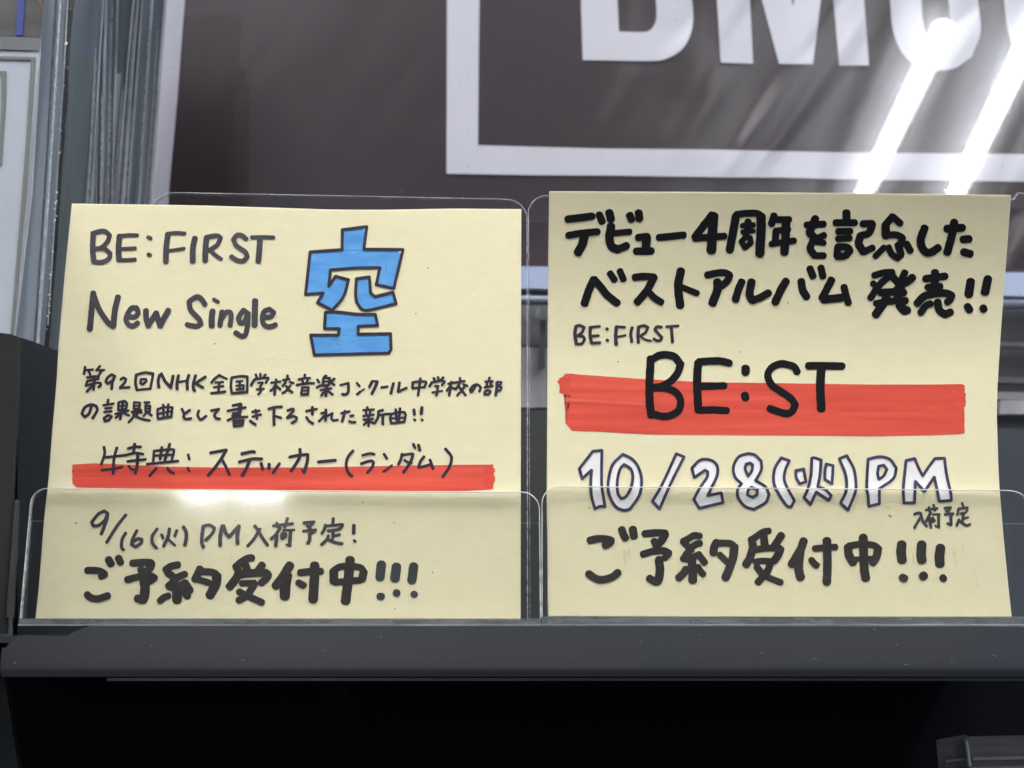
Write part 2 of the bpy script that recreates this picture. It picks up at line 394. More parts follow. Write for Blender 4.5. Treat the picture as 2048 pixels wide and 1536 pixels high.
line('handwritten_line', [(TD, '''50 155,105 148,170 130,238 / 44 150,165 320,155 / 46 225,175 265,265 / 48 460,85 385,170 / 44 390,172 545,165 / 46 500,170 430,285
/ 48 200,318 430,290 425,350 / 46 200,392 430,345 / 50 200,400 170,485 / 44 170,487 370,430 470,430 480,480 430,512 / 50 340,290 345,430 328,570 / 50 310,480 190,605
/ 52 765,290 700,258 620,315 578,400 620,440 710,385 762,300 / 56 765,285 715,420 700,550 / 50 885,355 940,320 990,350 970,420 870,525 / 44 872,530 1060,515
/ 52 1200,260 1188,430 1215,565 / 48 1200,262 1380,215 1550,240 1530,350 1490,550 / 44 1215,572 1490,542 / 46 1300,350 1290,440 1330,458 1405,400 1400,348 1300,352
/ 58 1682,265 1652,400 1668,520 / 58 1715,240 1800,400 1912,518 / 58 1958,285 1935,400 1912,518
/ 54 290,885 240,1050 150,1125 90,1060 150,930 280,872 380,900 405,990 310,1150
/ 50 628,775 618,850 / 42 530,885 740,852 / 42 570,950 700,938 / 42 550,1022 700,1008 / 48 600,1110 540,1150 560,1208 640,1190 700,1120 640,1092 600,1105
/ 46 840,835 835,980 / 46 840,830 960,800 1015,850 990,980 / 36 850,908 1000,888 / 46 840,985 990,965 / 50 930,820 905,1000 875,1165 / 42 770,1065 1050,995 / 46 890,1050 785,1140 / 46 940,1040 1055,1095
/ 44 1160,830 1155,960 / 44 1160,825 1280,835 1265,960 / 36 1170,895 1270,890 / 44 1160,965 1265,955 / 44 1110,1022 1310,985 / 48 1230,970 1210,1100 / 40 1225,1040 1320,1035 / 48 1160,1050 1130,1140 1050,1232 / 46 1170,1105 1340,1170 1480,1195
/ 48 1370,830 1470,828 / 44 1425,840 1400,900 / 44 1392,900 1392,1010 / 44 1390,902 1490,900 1480,1005 / 36 1390,955 1480,955 / 44 1395,1010 1485,1010 / 46 1405,1040 1352,1108 / 46 1450,1040 1522,1095
/ 46 1642,960 1638,1080 1650,1165 / 46 1642,968 1780,925 1945,930 1920,1125 / 44 1650,1062 1925,1005 / 46 1650,1165 1920,1115 / 46 1755,870 1765,1130 / 46 1862,862 1835,1140'''),
 (TE, '''58 125,272 95,420 92,550 / 56 335,268 300,400 305,555 / 42 110,412 310,378 / 56 472,280 430,430 428,555 462,588 / 54 672,305 570,370 475,440 / 52 480,445 625,522
/ 50 965,268 870,335 800,420 / 46 970,280 1050,318 1112,345 / 44 880,420 1040,410 / 44 850,515 1040,495 / 50 962,420 940,600 / 48 790,640 1080,608
/ 50 1212,325 1195,480 1212,630 / 46 1215,318 1400,290 1535,298 1525,620 / 48 1210,640 1520,615 / 44 1310,400 1430,390 / 42 1310,485 1440,472 / 44 1310,562 1450,552 / 44 1378,400 1375,560 / 46 1455,475 1450,560
/ 46 1705,255 1725,310 / 46 1800,245 1800,305 / 46 1905,255 1865,305 / 50 1610,475 1670,370 1720,340 / 44 1700,345 1960,322 / 48 1965,335 1910,425 / 40 1745,425 1850,420 1790,510 / 42 1730,560 1870,548 / 46 1800,500 1805,600 1755,662
/ 50 190,960 240,1062 / 50 355,985 250,1060 225,1120 265,1165 380,1155 / 52 540,1000 515,1090 560,1175 600,1170 688,1108 / 50 797,995 950,965 / 50 948,968 860,1080 885,1150 970,1165
/ 46 1230,890 1400,855 1420,940 / 46 1130,1000 1500,928 / 40 1230,1055 1400,1030 / 44 1400,940 1395,1030 / 42 1220,1105 1390,1080 / 50 1370,855 1355,1120 / 46 1130,1192 1270,1140 1530,1122 / 46 1250,1205 1255,1305 / 44 1250,1205 1455,1190 1435,1290 / 34 1265,1262 1435,1240 / 46 1260,1315 1430,1295
/ 48 1632,1022 1780,998 / 46 1640,1120 1812,1075 / 48 1700,980 1720,1080 1728,1165 / 50 1590,1202 1640,1245 1702,1280'''),
 (TF, '''46 78,425 262,400 / 50 178,360 165,500 142,670 / 48 160,465 120,540 60,588 / 46 185,490 260,560 / 50 410,278 410,340 / 46 320,370 450,350 / 46 370,390 365,430 310,490 / 46 462,410 532,430 / 46 468,480 400,570 310,638 / 48 385,495 440,570 510,622
/ 50 765,258 762,315 / 44 642,355 760,330 870,328 / 44 712,375 735,430 / 44 828,355 800,425 / 48 600,470 780,440 950,435 / 46 712,520 690,660 / 44 712,520 842,518 830,660 / 36 720,590 830,582 / 50 700,665 830,660
/ 48 1020,360 1060,420 / 50 1012,518 1095,480 / 50 1370,342 1295,405 / 48 1300,420 1368,470 / 52 1200,285 1150,325 1135,480 / 46 1155,325 1275,330 1255,470 / 36 1160,405 1255,395 / 46 1140,485 1250,475 / 44 1090,575 1310,540 / 56 1212,480 1195,695 / 48 1180,595 1098,685 / 48 1230,590 1335,665
/ 46 1492,475 1650,432 / 54 1655,430 1660,560 1645,630 1600,665 1532,660 / 48 1832,432 1885,495 / 46 1900,605 1835,662 / 32 1985,552 1890,612
/ 50 25,960 150,925 290,915 / 54 135,935 130,1150 135,1290 / 48 155,1108 275,1142 / 50 412,995 520,958 530,1000 400,1142 / 50 402,1145 520,1110 595,1135 590,1190 500,1250
/ 46 792,1005 1010,960 / 54 920,925 918,1075 / 48 797,1130 850,1205 935,1260 / 54 1195,980 1190,1195 / 46 1105,1048 1200,1030 / 50 1200,1065 1055,1215 / 46 1190,1120 1330,1050 1310,1150 1340,1198 1440,1185
/ 46 1515,1050 1680,1010 / 54 1588,1005 1560,1110 1530,1210 / 46 1695,1105 1762,1095 / 46 1675,1210 1720,1232 1798,1230'''),
 (TG, '''56 300,400 245,510 / 46 300,395 405,395 / 58 405,405 370,500 295,650 / 46 490,520 615,505 / 56 735,440 685,640 / 54 860,420 832,605 / 50 835,608 1005,530
/ 50 1132,430 1125,530 / 46 1125,420 1220,400 1390,400 1410,430 1365,525 / 42 1130,540 1370,512 / 52 1288,340 1265,500 1242,680
/ 52 1562,330 1580,380 / 50 1648,315 1665,365 / 52 1757,318 1705,380 / 50 1475,500 1520,420 / 46 1510,420 1700,382 1785,400 1730,475 / 44 1592,492 1660,490 1635,550 / 42 1535,622 1735,590 / 46 1640,545 1640,620 1612,680
/ 50 200,930 205,980 / 44 122,985 340,972 / 44 172,1000 182,1070 / 44 265,990 252,1060 / 44 120,1105 330,1078 / 42 120,1182 325,1165 / 50 225,1095 228,1310 / 46 210,1195 130,1290 / 44 250,1210 330,1250
/ 52 520,985 430,1010 420,1130 355,1250 / 46 440,1095 560,1070 690,1060 / 54 518,1085 518,1275 / 48 680,1085 672,1180 692,1250 / 46 690,1075 800,1030 960,1025 985,1080 960,1220 / 40 700,1155 970,1140 / 48 692,1255 960,1225 / 50 782,972 800,1190 / 52 872,950 845,1195
/ 56 1155,978 1165,1070 / 42 1155,1175 1190,1190 / 58 1320,932 1305,1060 / 44 1315,1178 1338,1198'''),
 (TH, '''48 432,445 600,415 / 52 492,405 465,550 445,680 / 48 465,500 395,588 / 44 500,530 590,550 / 52 665,332 672,385 / 46 600,418 758,388 / 46 665,410 640,470 570,560 / 46 738,460 820,490 / 46 752,510 690,590 610,680 / 46 655,515 720,600 782,682
/ 48 985,480 940,570 890,615 870,570 930,490 1020,462 1095,520 1062,600 / 50 1270,322 1262,370 / 44 1180,402 1338,395 / 42 1222,410 1215,490 / 42 1302,410 1290,490 / 46 1168,520 1338,490 / 46 1180,600 1165,660 1250,660 1292,600 1240,578 1180,602
/ 56 1425,415 1415,560 1395,680 / 42 1425,410 1512,412 1500,455 1440,490 / 42 1450,490 1515,520 1500,570 1445,588''')], M['ink_violet'], g1, c1)
# red highlighter band
b = MB(); red1 = [(146,929),(190,926.5),(250,929),(330,933),(430,935),(560,935),(670,934),(800,931.5),(926,929.5),(984,928),(988,932),(984,940),(990,950),(986,960),(991,972),(985,980),(926,982),(800,982.5),(670,981),(540,980),(430,979),(300,977.5),(190,976),(152,976.5),(145,972),(147,960),(144,945),(146,936)]
def bandfill(b, top, bot, g, off, jl=0, jr=0, lp=None, rp=None):
    """a filled band between two edge tables, in strips so that it follows the sheet; lp / rp: end profiles (t, dx)"""
    xs = [top[0][0] + (top[-1][0]-top[0][0])*i/60 for i in range(61)]
    K = 30; vs = []
    for i, x in enumerate(xs):
        for k in range(K+1):
            t = k/K; xx = x
            if i == 0: xx += random.uniform(-.5, .5) * jl + (interp(lp, t) if lp else 0)
            if i == 60: xx += random.uniform(-.5, .5) * jr + (interp(rp, t) if rp else 0)
            vs.append(on(xx, interp(top, x)*(1-t)+interp(bot, x)*t, g, off))
    b.add(vs, [(i*(K+1)+k, (i+1)*(K+1)+k, (i+1)*(K+1)+k+1, i*(K+1)+k+1) for i in range(60) for k in range(K)])
bandfill(b, [(146,929),(190,926.5),(250,929),(330,933),(430,935),(560,935),(670,934),(800,931.5),(926,929.5),(988,929)],
            [(146,975),(190,976),(300,977.5),(430,979),(540,980),(670,981),(800,982.5),(926,982),(988,979)], g1, .00005, 1.5, 4.5, [(0,-1),(.3,-2),(.8,-1),(1,6)], [(0,-3),(.2,1),(.5,2),(.8,1),(1,-6)])
b.build('red_underline', M['red'], c1)
b = MB(); bandfill(b, [(968,930),(986,930)], [(968,979),(986,978)], g1, .00007, 1, 2); b.build('red_stroke_end', M['red_dark'], c1)
line('handwritten_line', [(TI, '''40 145,192 155,300 100,470 / 38 170,355 330,340 500,320 / 42 350,205 305,380 292,620 / 38 110,562 300,540 440,510 / 40 532,215 640,190 735,190 / 44 635,142 625,230 610,290 / 38 480,325 640,287 770,305 / 38 520,420 810,388 / 46 685,310 675,480 645,610 / 36 540,500 580,545 640,560
/ 38 945,255 932,420 / 38 945,255 1230,228 1262,260 1230,400 / 42 1070,195 1042,385 / 44 1195,145 1160,270 1112,420 / 36 970,330 1260,312 / 38 832,465 1330,415 / 40 980,532 872,655 / 38 1160,530 1200,580 1260,612 / 38 1490,312 1510,390 / 36 1480,522 1510,580'''),
 (TJ, '''42 -75,285 180,238 / 46 180,245 100,380 0,520 -110,650 / 42 108,385 170,500 235,640 / 44 425,300 590,265 635,275 / 44 385,432 600,382 750,382 / 48 555,405 500,540 435,645 / 46 738,455 765,550 / 46 865,462 865,540 / 44 1030,460 930,605
/ 42 1195,352 1330,325 1482,310 / 46 1485,315 1475,430 1428,595 / 24 1420,580 1388,548 / 46 1360,225 1355,350 1270,500 1215,575 / 42 1652,430 1930,402'''),
 (TK, '''42 290,250 210,350 180,470 205,590 275,665 / 38 440,325 560,295 630,310 / 42 420,460 520,425 590,415 618,440 595,510 520,602 / 40 785,305 832,380 / 34 910,485 850,535 775,585
/ 44 1075,305 1050,400 1015,470 / 38 1085,318 1230,298 / 44 1245,300 1230,380 1180,480 1100,590 / 38 1112,400 1160,435 1225,450 / 40 1255,148 1280,205 / 44 1335,158 1355,240 / 44 1425,345 1370,420 1335,510 / 38 1340,525 1540,465 / 44 1520,400 1570,540 / 42 1765,220 1850,320 1865,400 1820,530 1722,668''')], M['ink_violet'], g1, c1)
line('handwritten_line', [(TL, '''42 390,115 345,85 260,130 165,245 190,295 260,290 350,220 390,125 / 46 390,120 385,180 340,320 302,412 / 42 650,142 520,310 380,532 / 42 650,398 600,490 592,600 622,640 / 42 810,362 750,480 732,560 790,595 870,540 880,490 820,482 755,525
/ 40 1095,342 1030,440 1030,540 1088,612 / 38 1162,425 1182,470 / 44 1272,338 1255,440 1190,588 / 34 1252,485 1350,575 / 40 1375,362 1348,440 / 46 1470,312 1508,380 1510,480 1490,568'''),
 (TM, '''46 118,305 100,440 98,540 118,600 / 42 115,302 200,285 275,325 250,400 150,500 / 50 390,300 360,440 358,570 / 48 405,295 440,400 490,452 / 48 490,452 625,300 / 50 625,302 602,430 605,550 / 42 925,340 840,480 750,585 / 44 852,300 900,370 960,470 1032,570
/ 38 1112,295 1390,265 / 40 1162,255 1185,315 / 42 1315,192 1275,320 / 42 1210,330 1150,420 1085,480 / 46 1165,430 1148,580 / 34 1255,362 1410,355 / 46 1358,370 1345,580 / 30 1340,580 1300,562 / 46 1238,410 1238,475 1290,440 1288,412 1240,412
/ 40 1548,255 1690,240 / 40 1688,245 1620,318 / 36 1595,300 1650,345 / 40 1540,372 1715,355 1700,380 1640,408 / 46 1630,415 1630,500 1605,540'''),
 (TN, '''42 330,195 325,270 / 42 220,285 205,345 172,400 / 38 225,300 460,275 / 40 465,280 445,320 400,348 / 40 258,368 380,352 / 42 330,365 322,480 / 36 340,440 425,420 / 42 262,440 240,490 165,562 / 40 265,492 350,530 458,550 / 46 625,290 620,400 / 38 628,505 645,522''')], M['ink_grey'], g1, c1)
line('handwritten_line', [(TL, '''88 105,930 200,928 300,945 355,985 300,1015 / 92 105,1275 150,1315 250,1335 400,1288 / 98 408,778 445,845 / 95 548,755 575,815
/ 92 745,828 900,815 1010,820 / 100 1015,835 1000,890 940,955 / 95 865,915 920,1000 / 90 670,1062 830,1022 1000,1010 1062,1040 / 84 1050,1050 960,1108 / 122 915,1100 925,1180 915,1290 890,1350 / 100 885,1355 810,1325
/ 92 1398,850 1300,870 1225,912 / 96 1225,912 1260,970 1330,1025 / 92 1490,985 1400,1025 1330,1090 1255,1155 / 92 1260,1158 1340,1175 1480,1120 / 116 1490,1120 1555,1220 / 122 1380,1180 1380,1350 / 86 1255,1292 1200,1310 1140,1360 / 90 1470,1240 1535,1300'''),
 (TM, '''100 75,905 0,1060 / 92 70,945 240,955 300,985 / 120 310,1010 295,1130 215,1280 / 84 50,1060 120,1080 205,1110
/ 92 808,752 740,762 660,810 600,860 / 100 585,865 630,970 / 100 710,840 745,930 / 98 955,852 890,950 / 106 620,985 560,1080 490,1165 / 100 640,990 800,968 1000,962 1040,1000 / 96 1040,1010 1000,1060 945,1105 / 84 665,1115 850,1108 / 92 850,1115 800,1200 720,1300 625,1355 / 88 630,1235 740,1290 955,1388
/ 112 1352,855 1290,950 1220,1060 1150,1145 / 130 1310,1000 1285,1150 1275,1300 / 92 1490,962 1650,945 1790,942 / 122 1702,860 1695,1100 1680,1340 / 88 1475,1105 1550,1148'''),
 (TN, '''122 570,780 550,1000 505,1365 / 112 338,940 338,1080 / 88 345,925 450,875 700,885 760,940 / 104 765,950 740,1050 / 84 350,1100 550,1082 725,1068''')], M['ink_brown'], g1, c1)
line('exclamation_marks', [(TN, '''118 1015,845 995,1025 / 92 985,1300 1020,1300 / 120 1230,875 1208,1050 / 92 1222,1248 1240,1252 / 116 1475,872 1448,1070 / 90 1475,1268 1488,1275''')], M['ink_slate'], g1, c1)
marks('dirt_speck', '3 151.5,1046 152,1046.5 / 2 429,688 430,687 / 2 831,627 832,627 / 2 856,536 857,536 / 1.5 788,1046 789,1045 / 1.6 864,1146 866,1144 / 1.6 725,1006 726,1004 / 1.8 789,1217 790,1217 / 1.4 470,1040 471,1041', M['speck'], g1, c1)
marks('surface_scratch', '.8 460,1104 463,1110 460,1120 459,1126 / 1 482,1080 490,1072 498,1070 / .8 1003,1086 1012,1096 1022,1110 / .8 500,1029 505,1030', M['crease'], g1, c1)

c2 = empty('handwritten_card', at(1560, 1233, 0))
tag(c2, 'yellow card with BE:ST written over a red band, right of the two', 'card')
L2 = [(384,1100),(480,1098.5),(700,1096.5),(980,1095),(1232,1097)]
R2 = [(391.5,2020.5),(480,2014),(570,2007),(680,1999),(780,1993),(830,1992),(930,1995),(978,1997.5),(1080,2006),(1180,2016),(1234,2022)]
T2 = [(1100,384),(1500,386),(1800,389),(2021,391.5)]; B2 = [(1097,1232),(2022,1234)]
sheet('paper_sheet', L2, R2, T2, B2, g2, c2, mat=M['paper'], ny=90)
sheet('paper_back', L2, R2, T2, B2, g2, c2, mat=M['paper_edge'], grow=1.7, off=-.00040, th=.0001, nx=12, ny=90)
line('handwritten_line', [(TO, '''86 132,245 440,208 / 80 140,452 300,425 512,405 / 100 345,460 320,560 262,675 / 86 535,190 572,278 / 96 662,162 682,245
/ 98 685,335 665,480 690,590 770,632 / 88 770,632 830,610 882,585 / 72 720,425 930,405 / 88 922,190 950,255 / 92 1038,162 1048,235 / 86 1030,482 1150,468 / 100 1142,475 1130,640 / 86 1010,655 1200,652 / 82 1300,480 1620,448
/'''), (TP, '''90 540,190 430,330 318,478 / 80 318,490 700,462 / 110 558,200 545,400 530,650 / 94 845,205 810,400 765,640 / 80 850,185 960,172 1100,168 1165,200 / 106 1168,210 1165,400 1150,685 / 84 1000,275 995,400 / 66 930,330 1072,320 / 58 925,412 1065,395 / 66 980,465 915,530 960,610 1035,550 1025,485 960,470
/ 84 1332,200 1300,305 / 78 1345,250 1530,250 / 76 1355,395 1520,375 / 80 1355,400 1350,540 / 74 1300,562 1590,520 / 98 1485,270 1480,450 1465,670'''),
 (TQ, '''80 338,320 560,308 / 92 452,240 380,410 / 92 380,420 450,490 / 78 562,452 430,510 / 84 425,520 388,620 440,705 / 78 440,710 560,712 / 72 470,535 560,550
/ 92 850,155 852,260 / 80 712,290 960,290 / 78 742,402 900,400 / 76 740,497 890,488 / 84 740,600 730,720 830,715 895,650 860,605 740,602 / 84 1062,305 1180,302 / 84 1185,310 1140,420 1040,455 / 92 1030,460 1010,560 1070,665 / 80 1075,665 1185,612
/ 84 1440,212 1345,325 / 80 1445,215 1540,298 / 96 1352,335 1355,455 / 80 1350,450 1480,445 1565,480 / 80 1570,490 1530,600 / 72 1222,720 1335,605 / 76 1388,602 1430,690 1500,742 / 84 1500,742 1550,700 1512,570'''),
 (TR, '''76 315,520 360,600 / 86 528,330 480,480 515,590 570,625 / 84 570,625 620,610 690,562 / 86 785,340 970,328 / 86 878,262 850,420 795,620 / 84 980,466 1052,460 / 84 992,615 1070,638''')], M['ink_black'], g2, c2)
line('handwritten_line', [(TO, '''92 345,1328 400,1160 465,1015 / 88 470,1015 560,1120 640,1220 768,1322 / 78 672,938 732,1025 / 78 798,905 845,1020 / 84 988,990 1100,978 1230,985 / 88 1235,990 1150,1150 1018,1310 / 78 1160,1170 1240,1250 1332,1310 / 96 1580,905 1545,1100 1570,1348'''),
 (TP, '''72 150,1115 345,1192 / 82 478,960 600,935 700,930 762,960 / 84 765,965 730,1040 660,1100 / 98 605,1045 610,1140 545,1320 / 88 920,1045 875,1150 838,1280 / 92 1045,1045 1018,1200 1050,1280 / 86 1060,1285 1150,1250 1262,1190 / 92 1485,1040 1430,1130 1348,1305'''),
 (TQ, '''90 272,1040 290,1150 338,1235 / 84 382,875 425,980 / 84 525,870 548,975 / 88 662,1018 600,1140 540,1255 / 92 555,1275 700,1260 820,1245 / 82 820,1112 840,1200 875,1315
/ 78 1208,965 1330,930 1440,925 / 80 1440,940 1320,1040 1240,1130 1160,1255 / 72 1188,1065 1260,1120 / 86 1410,940 1500,1050 1555,1130 / 84 1600,925 1550,1040 / 88 1290,1185 1560,1170 / 78 1225,1325 1380,1300 1600,1285 / 96 1370,1180 1340,1300 1225,1465 / 96 1500,1140 1520,1290 1590,1415'''),
 (TR, '''84 385,915 330,960 270,990 / 80 240,1060 280,1095 / 80 220,1190 300,1190 / 84 230,1250 290,1315 330,1300
/ 86 650,850 650,1040 / 78 540,930 770,900 / 72 565,1030 720,1018 / 84 440,1222 520,1140 640,1105 / 80 640,1105 780,1100 850,1130 / 76 850,1130 830,1180 792,1208 / 74 600,1225 540,1250 482,1330 / 84 682,1205 700,1300 770,1352 / 82 770,1352 832,1325
/ 92 1072,960 1050,1115 / 82 1035,1260 1060,1300 / 90 1275,935 1240,1095 / 80 1218,1272 1230,1298''')], M['ink_black'], g2, c2)
b = MB(); bandfill(b, [(1117,752.5),(1125,750),(1134,745.5),(1150,748.5),(1200,752),(1286,758),(1380,763),(1450,765),(1600,767),(1740,769),(1860,769),(1928,768)],
   [(1117,790),(1124,806),(1132,855),(1140,861.5),(1200,863.5),(1300,869),(1450,870),(1600,871),(1740,872.5),(1860,870.5),(1928,868)], g2, .00005, 2, 5, [(0,10),(.1,2),(.3,-3),(.42,2),(.50,11),(.56,8),(.75,11),(.93,17),(1,26)], [(0,-3),(.1,3),(.45,2),(.6,-1),(.8,1),(1,-8)])
b.build('red_band', M['red'], c2)
b = MB(); bandfill(b, [(1128,804),(1200,805),(1290,811),(1450,812),(1740,812),(1926,812)], [(1128,806),(1200,808),(1290,814),(1450,817),(1740,820),(1926,825)], g2, .00007, 1, 2); b.build('red_overlap', M['red_dark'], c2)
b = MB(); bandfill(b, [(1906,770),(1929,770)], [(1906,867),(1927,867)], g2, .000075, 3, 2); b.build('red_overlap', M['red_dark'], c2)
b = MB(); bandfill(b, [(1119,757),(1140,751)], [(1119,786),(1140,790)], g2, .000075, 2, 4)
b.build('red_overlap', M['red_dark'], c2)
b = MB(); bandfill(b, [(1130,795),(1180,799),(1290,805)], [(1130,803),(1180,804),(1290,810)], g2, .00006, 2, 2); b.build('thin_red_streak', M['red_light'], c2)
line('handwritten_line', [(TS, '''40 140,82 128,180 145,308 / 34 142,80 190,68 245,95 220,155 165,200 / 34 165,200 230,212 252,250 215,302 150,308 / 38 325,95 322,200 340,295 / 30 330,92 445,80 / 30 330,207 430,200 / 34 345,295 450,290 / 34 535,110 545,118 / 34 535,255 548,262
/ 42 660,88 648,200 655,308 / 30 662,85 768,92 / 26 655,218 775,195 / 36 860,98 842,180 855,278 / 38 942,92 935,200 940,288 / 34 940,88 1010,72 1062,95 1030,160 965,205 / 26 965,205 1030,250 1100,266 / 34 1235,92 1180,85 1150,120 1195,175 1240,220 1220,260 1180,265 1135,240 / 30 1300,85 1450,75 / 36 1360,95 1368,180 1376,280''')], M['ink_violet'], g2, c2)
line('handwritten_line', [(TS, '''92 1098,492 1082,800 1085,1050 1105,1225 / 86 1120,505 1200,455 1300,445 1400,470 1480,565 1440,680 1350,785 1230,850 1110,868 / 84 1110,868 1280,872 1420,925 1480,1040 1450,1160 1340,1225 1250,1232 1150,1208
/ 92 1705,545 1692,800 1708,1155 / 84 1712,535 1850,525 2000,525 2105,552 / 84 1730,850 2038,842 / 84 1735,1155 1900,1150 2075,1160'''),
 (TT, '''96 455,612 455,668 / 92 447,962 455,998 / 84 1115,662 1075,600 970,565 880,565 780,620 740,715 790,830 900,910 1030,1000 1092,1085 1050,1170 980,1198 870,1170 765,1132 / 86 1255,585 1450,585 1692,590 / 98 1425,620 1412,850 1425,1140''')], M['ink_black'], g2, c2)
# outlined date 10/28(火)PM
D = {}
D['1'] = [parse(TV, '365,180 510,165 505,500 510,740 560,1065 480,1062 400,1100 345,900 332,700 345,480 195,620 150,460')]
D['0'] = [parse(TV, '845,228 1000,310 1100,450 1145,650 1110,880 960,1105 850,1122 720,1050 622,850 615,650 680,400'), parse(TV, '865,390 970,460 1005,580 980,750 900,900 820,938 765,850 758,650 800,470')]
D['/'] = [parse(TV, '1700,220 1825,270 1600,720 1435,1100 1320,980 1480,700')]
D['2'] = [parse(TW, '110,450 230,330 340,308 450,340 520,430 510,580 430,750 365,890 580,845 610,1000 230,1090 140,950 230,780 350,600 365,510 320,482 150,600')]
D['8'] = [parse(TW, '1010,215 1120,240 1220,340 1220,480 1130,650 1290,750 1345,870 1290,1000 1100,1108 960,1060 850,920 845,790 905,700 800,590 775,430 860,270'),
          parse(TW, '1040,368 1082,395 1070,490 1010,580 962,460 980,385'), parse(TW, '1060,755 1160,790 1150,880 1080,918 1000,880 1012,800')]
D['('] = [parse(TW, '1540,285 1670,330 1600,500 1600,680 1750,970 1700,1070 1620,1040 1475,820 1418,650 1440,450')]
D['f1'] = [parse(TX, '255,490 380,465 415,670 315,700 260,600')]
D['f2'] = [parse(TX, '510,290 555,285 660,320 640,560 605,750 720,790 820,890 780,965 580,830 490,1030 385,920 450,770 495,560')]
D['f3'] = [parse(TX, '740,385 850,410 840,580 830,700 720,630 720,500')]
D[')'] = [parse(TX, '950,300 1070,250 1180,460 1215,680 1200,850 1090,1120 970,1010 1060,800 1050,560')]
D['P'] = [parse(TX, '1410,305 1600,268 1760,310 1862,450 1810,620 1590,780 1590,1020 1420,1060 1410,900 1388,760 1398,500'), parse(TX, '1580,420 1660,402 1710,470 1660,570 1585,630 1562,540')]
D['M'] = [parse(TY, '665,330 805,300 870,460 935,580 1020,450 1130,300 1285,295 1320,560 1385,850 1395,975 1200,990 1165,800 1120,600 965,830 815,670 800,1015 630,1015 620,800 640,560')]
b = MB()
for k, lp in D.items(): fill(b, lp, g2, .00006, 45)
b.build('date_fill', M['white_ink'], c2)['label'] = 'white filling of the outlined date 10/28'
b = MB()
for k, lp in D.items(): outline_strokes(b, lp, 5.9, g2, .00012, 45)
b.build('date_outline', M['ink_navy'], c2)
line('handwritten_line', [(TY, '''42 802,1198 870,1178 900,1185 / 40 900,1185 930,1300 1000,1395 / 42 912,1230 850,1330 798,1420 / 38 985,1130 1170,1105 / 38 1035,1085 1045,1150 / 40 1108,1050 1130,1140 / 44 1062,1170 992,1312 / 44 1038,1250 1065,1418 / 34 1100,1205 1208,1200 / 44 1190,1210 1190,1410 / 30 1185,1412 1135,1385 / 46 1095,1260 1090,1320 1122,1300
/ 40 1292,1100 1385,1092 1340,1162 / 38 1310,1135 1365,1190 / 40 1290,1202 1425,1190 1390,1232 / 44 1388,1220 1392,1375 / 34 1388,1378 1335,1345 / 38 1568,1018 1592,1080 / 38 1512,1110 1492,1210 / 38 1512,1112 1655,1092 1648,1150 / 36 1542,1190 1630,1172 / 44 1590,1190 1580,1300 / 34 1600,1272 1670,1250 / 42 1520,1285 1485,1380 / 40 1530,1312 1640,1385 / 36 1640,1385 1700,1362''')], M['ink_grey'], g2, c2)
line('handwritten_line', [(TZ, '''108 240,325 360,300 520,308 585,330 / 104 580,345 540,385 478,410 / 110 222,862 330,935 450,955 600,910 685,842 / 108 748,150 780,240 812,295 / 116 925,145 942,265
/ 106 1118,220 1300,205 1445,212 / 112 1445,230 1400,310 1320,400 / 96 1262,330 1300,430 / 100 1085,548 1250,500 1420,490 1505,530 / 96 1500,540 1430,610 / 122 1345,640 1360,800 1340,945 1310,985 / 108 1300,995 1240,965 1185,930'''),
 (UA, '''98 155,255 60,250 -60,320 -110,340 / 100 -110,340 -40,420 20,480 / 96 165,375 100,385 0,470 -110,620 / 100 -110,620 0,620 130,560 / 100 135,545 190,620 238,685 / 126 25,600 40,800 45,970 / 112 -60,785 -110,860 -175,920 / 96 125,750 160,810 215,872
/ 116 425,360 385,440 378,525 / 98 430,370 620,370 690,400 / 122 710,420 690,600 620,800 570,920 / 92 475,555 540,620 595,670
/ 98 1262,175 1180,190 1080,250 1000,310 / 112 985,310 1015,440 / 112 1180,250 1200,440 / 112 1462,245 1400,340 1350,420 / 116 1000,470 960,600 895,715 / 96 1010,480 1200,450 1440,450 / 112 1450,465 1410,560 1345,650 / 92 1040,670 1150,655 1290,660 / 104 1290,670 1250,800 1175,900 1085,1000 / 100 1072,750 1150,860 / 94 1150,870 1300,940 1450,998
/ 118 1820,332 1780,450 1710,570 1630,705 / 126 1765,500 1740,700 1750,860 1775,920'''),
 (UB, '''94 240,455 400,440 575,432 / 122 430,325 440,700 430,990 / 96 185,642 225,690 275,732 / 128 1012,285 1020,600 1030,800 1052,938 / 122 768,430 785,560 850,680 / 98 780,415 950,390 1150,398 1240,440 / 116 1250,450 1225,580 1165,680 / 76 850,628 1180,612 / 136 1628,388 1618,520 1635,645 / 112 1640,920 1680,940'''),
 (UC, '''136 828,395 818,540 832,650 / 126 848,885 862,905 / 136 1128,445 1112,600 1118,712 / 104 1160,920 1178,938''')], M['ink_brown'], g2, c2)
marks('dirt_speck', '2.2 1235.5,723 1236,723.5 / 2 1575,606 1576,606 / 2 1178,1015 1179,1016 / 1.6 1480,704 1481,704 / 1.4 1777,1030 1783,1033', M['speck'], g2, c2)
marks('smudge', '1 1775,1012 1782,1017 / 1.6 1908,1102 1911,1115 / 1.8 1912,1120 1914,1132 / 1 1924,1088 1926,1100 / 1.2 1660,408 1668,399 / 1 1951,1150 1957,1175 / 2 1826,1108 1828,1128 / 2.5 1248,1100 1252,1128 / 2 1257,1096 1258,1112', M['crease'], g2, c2)

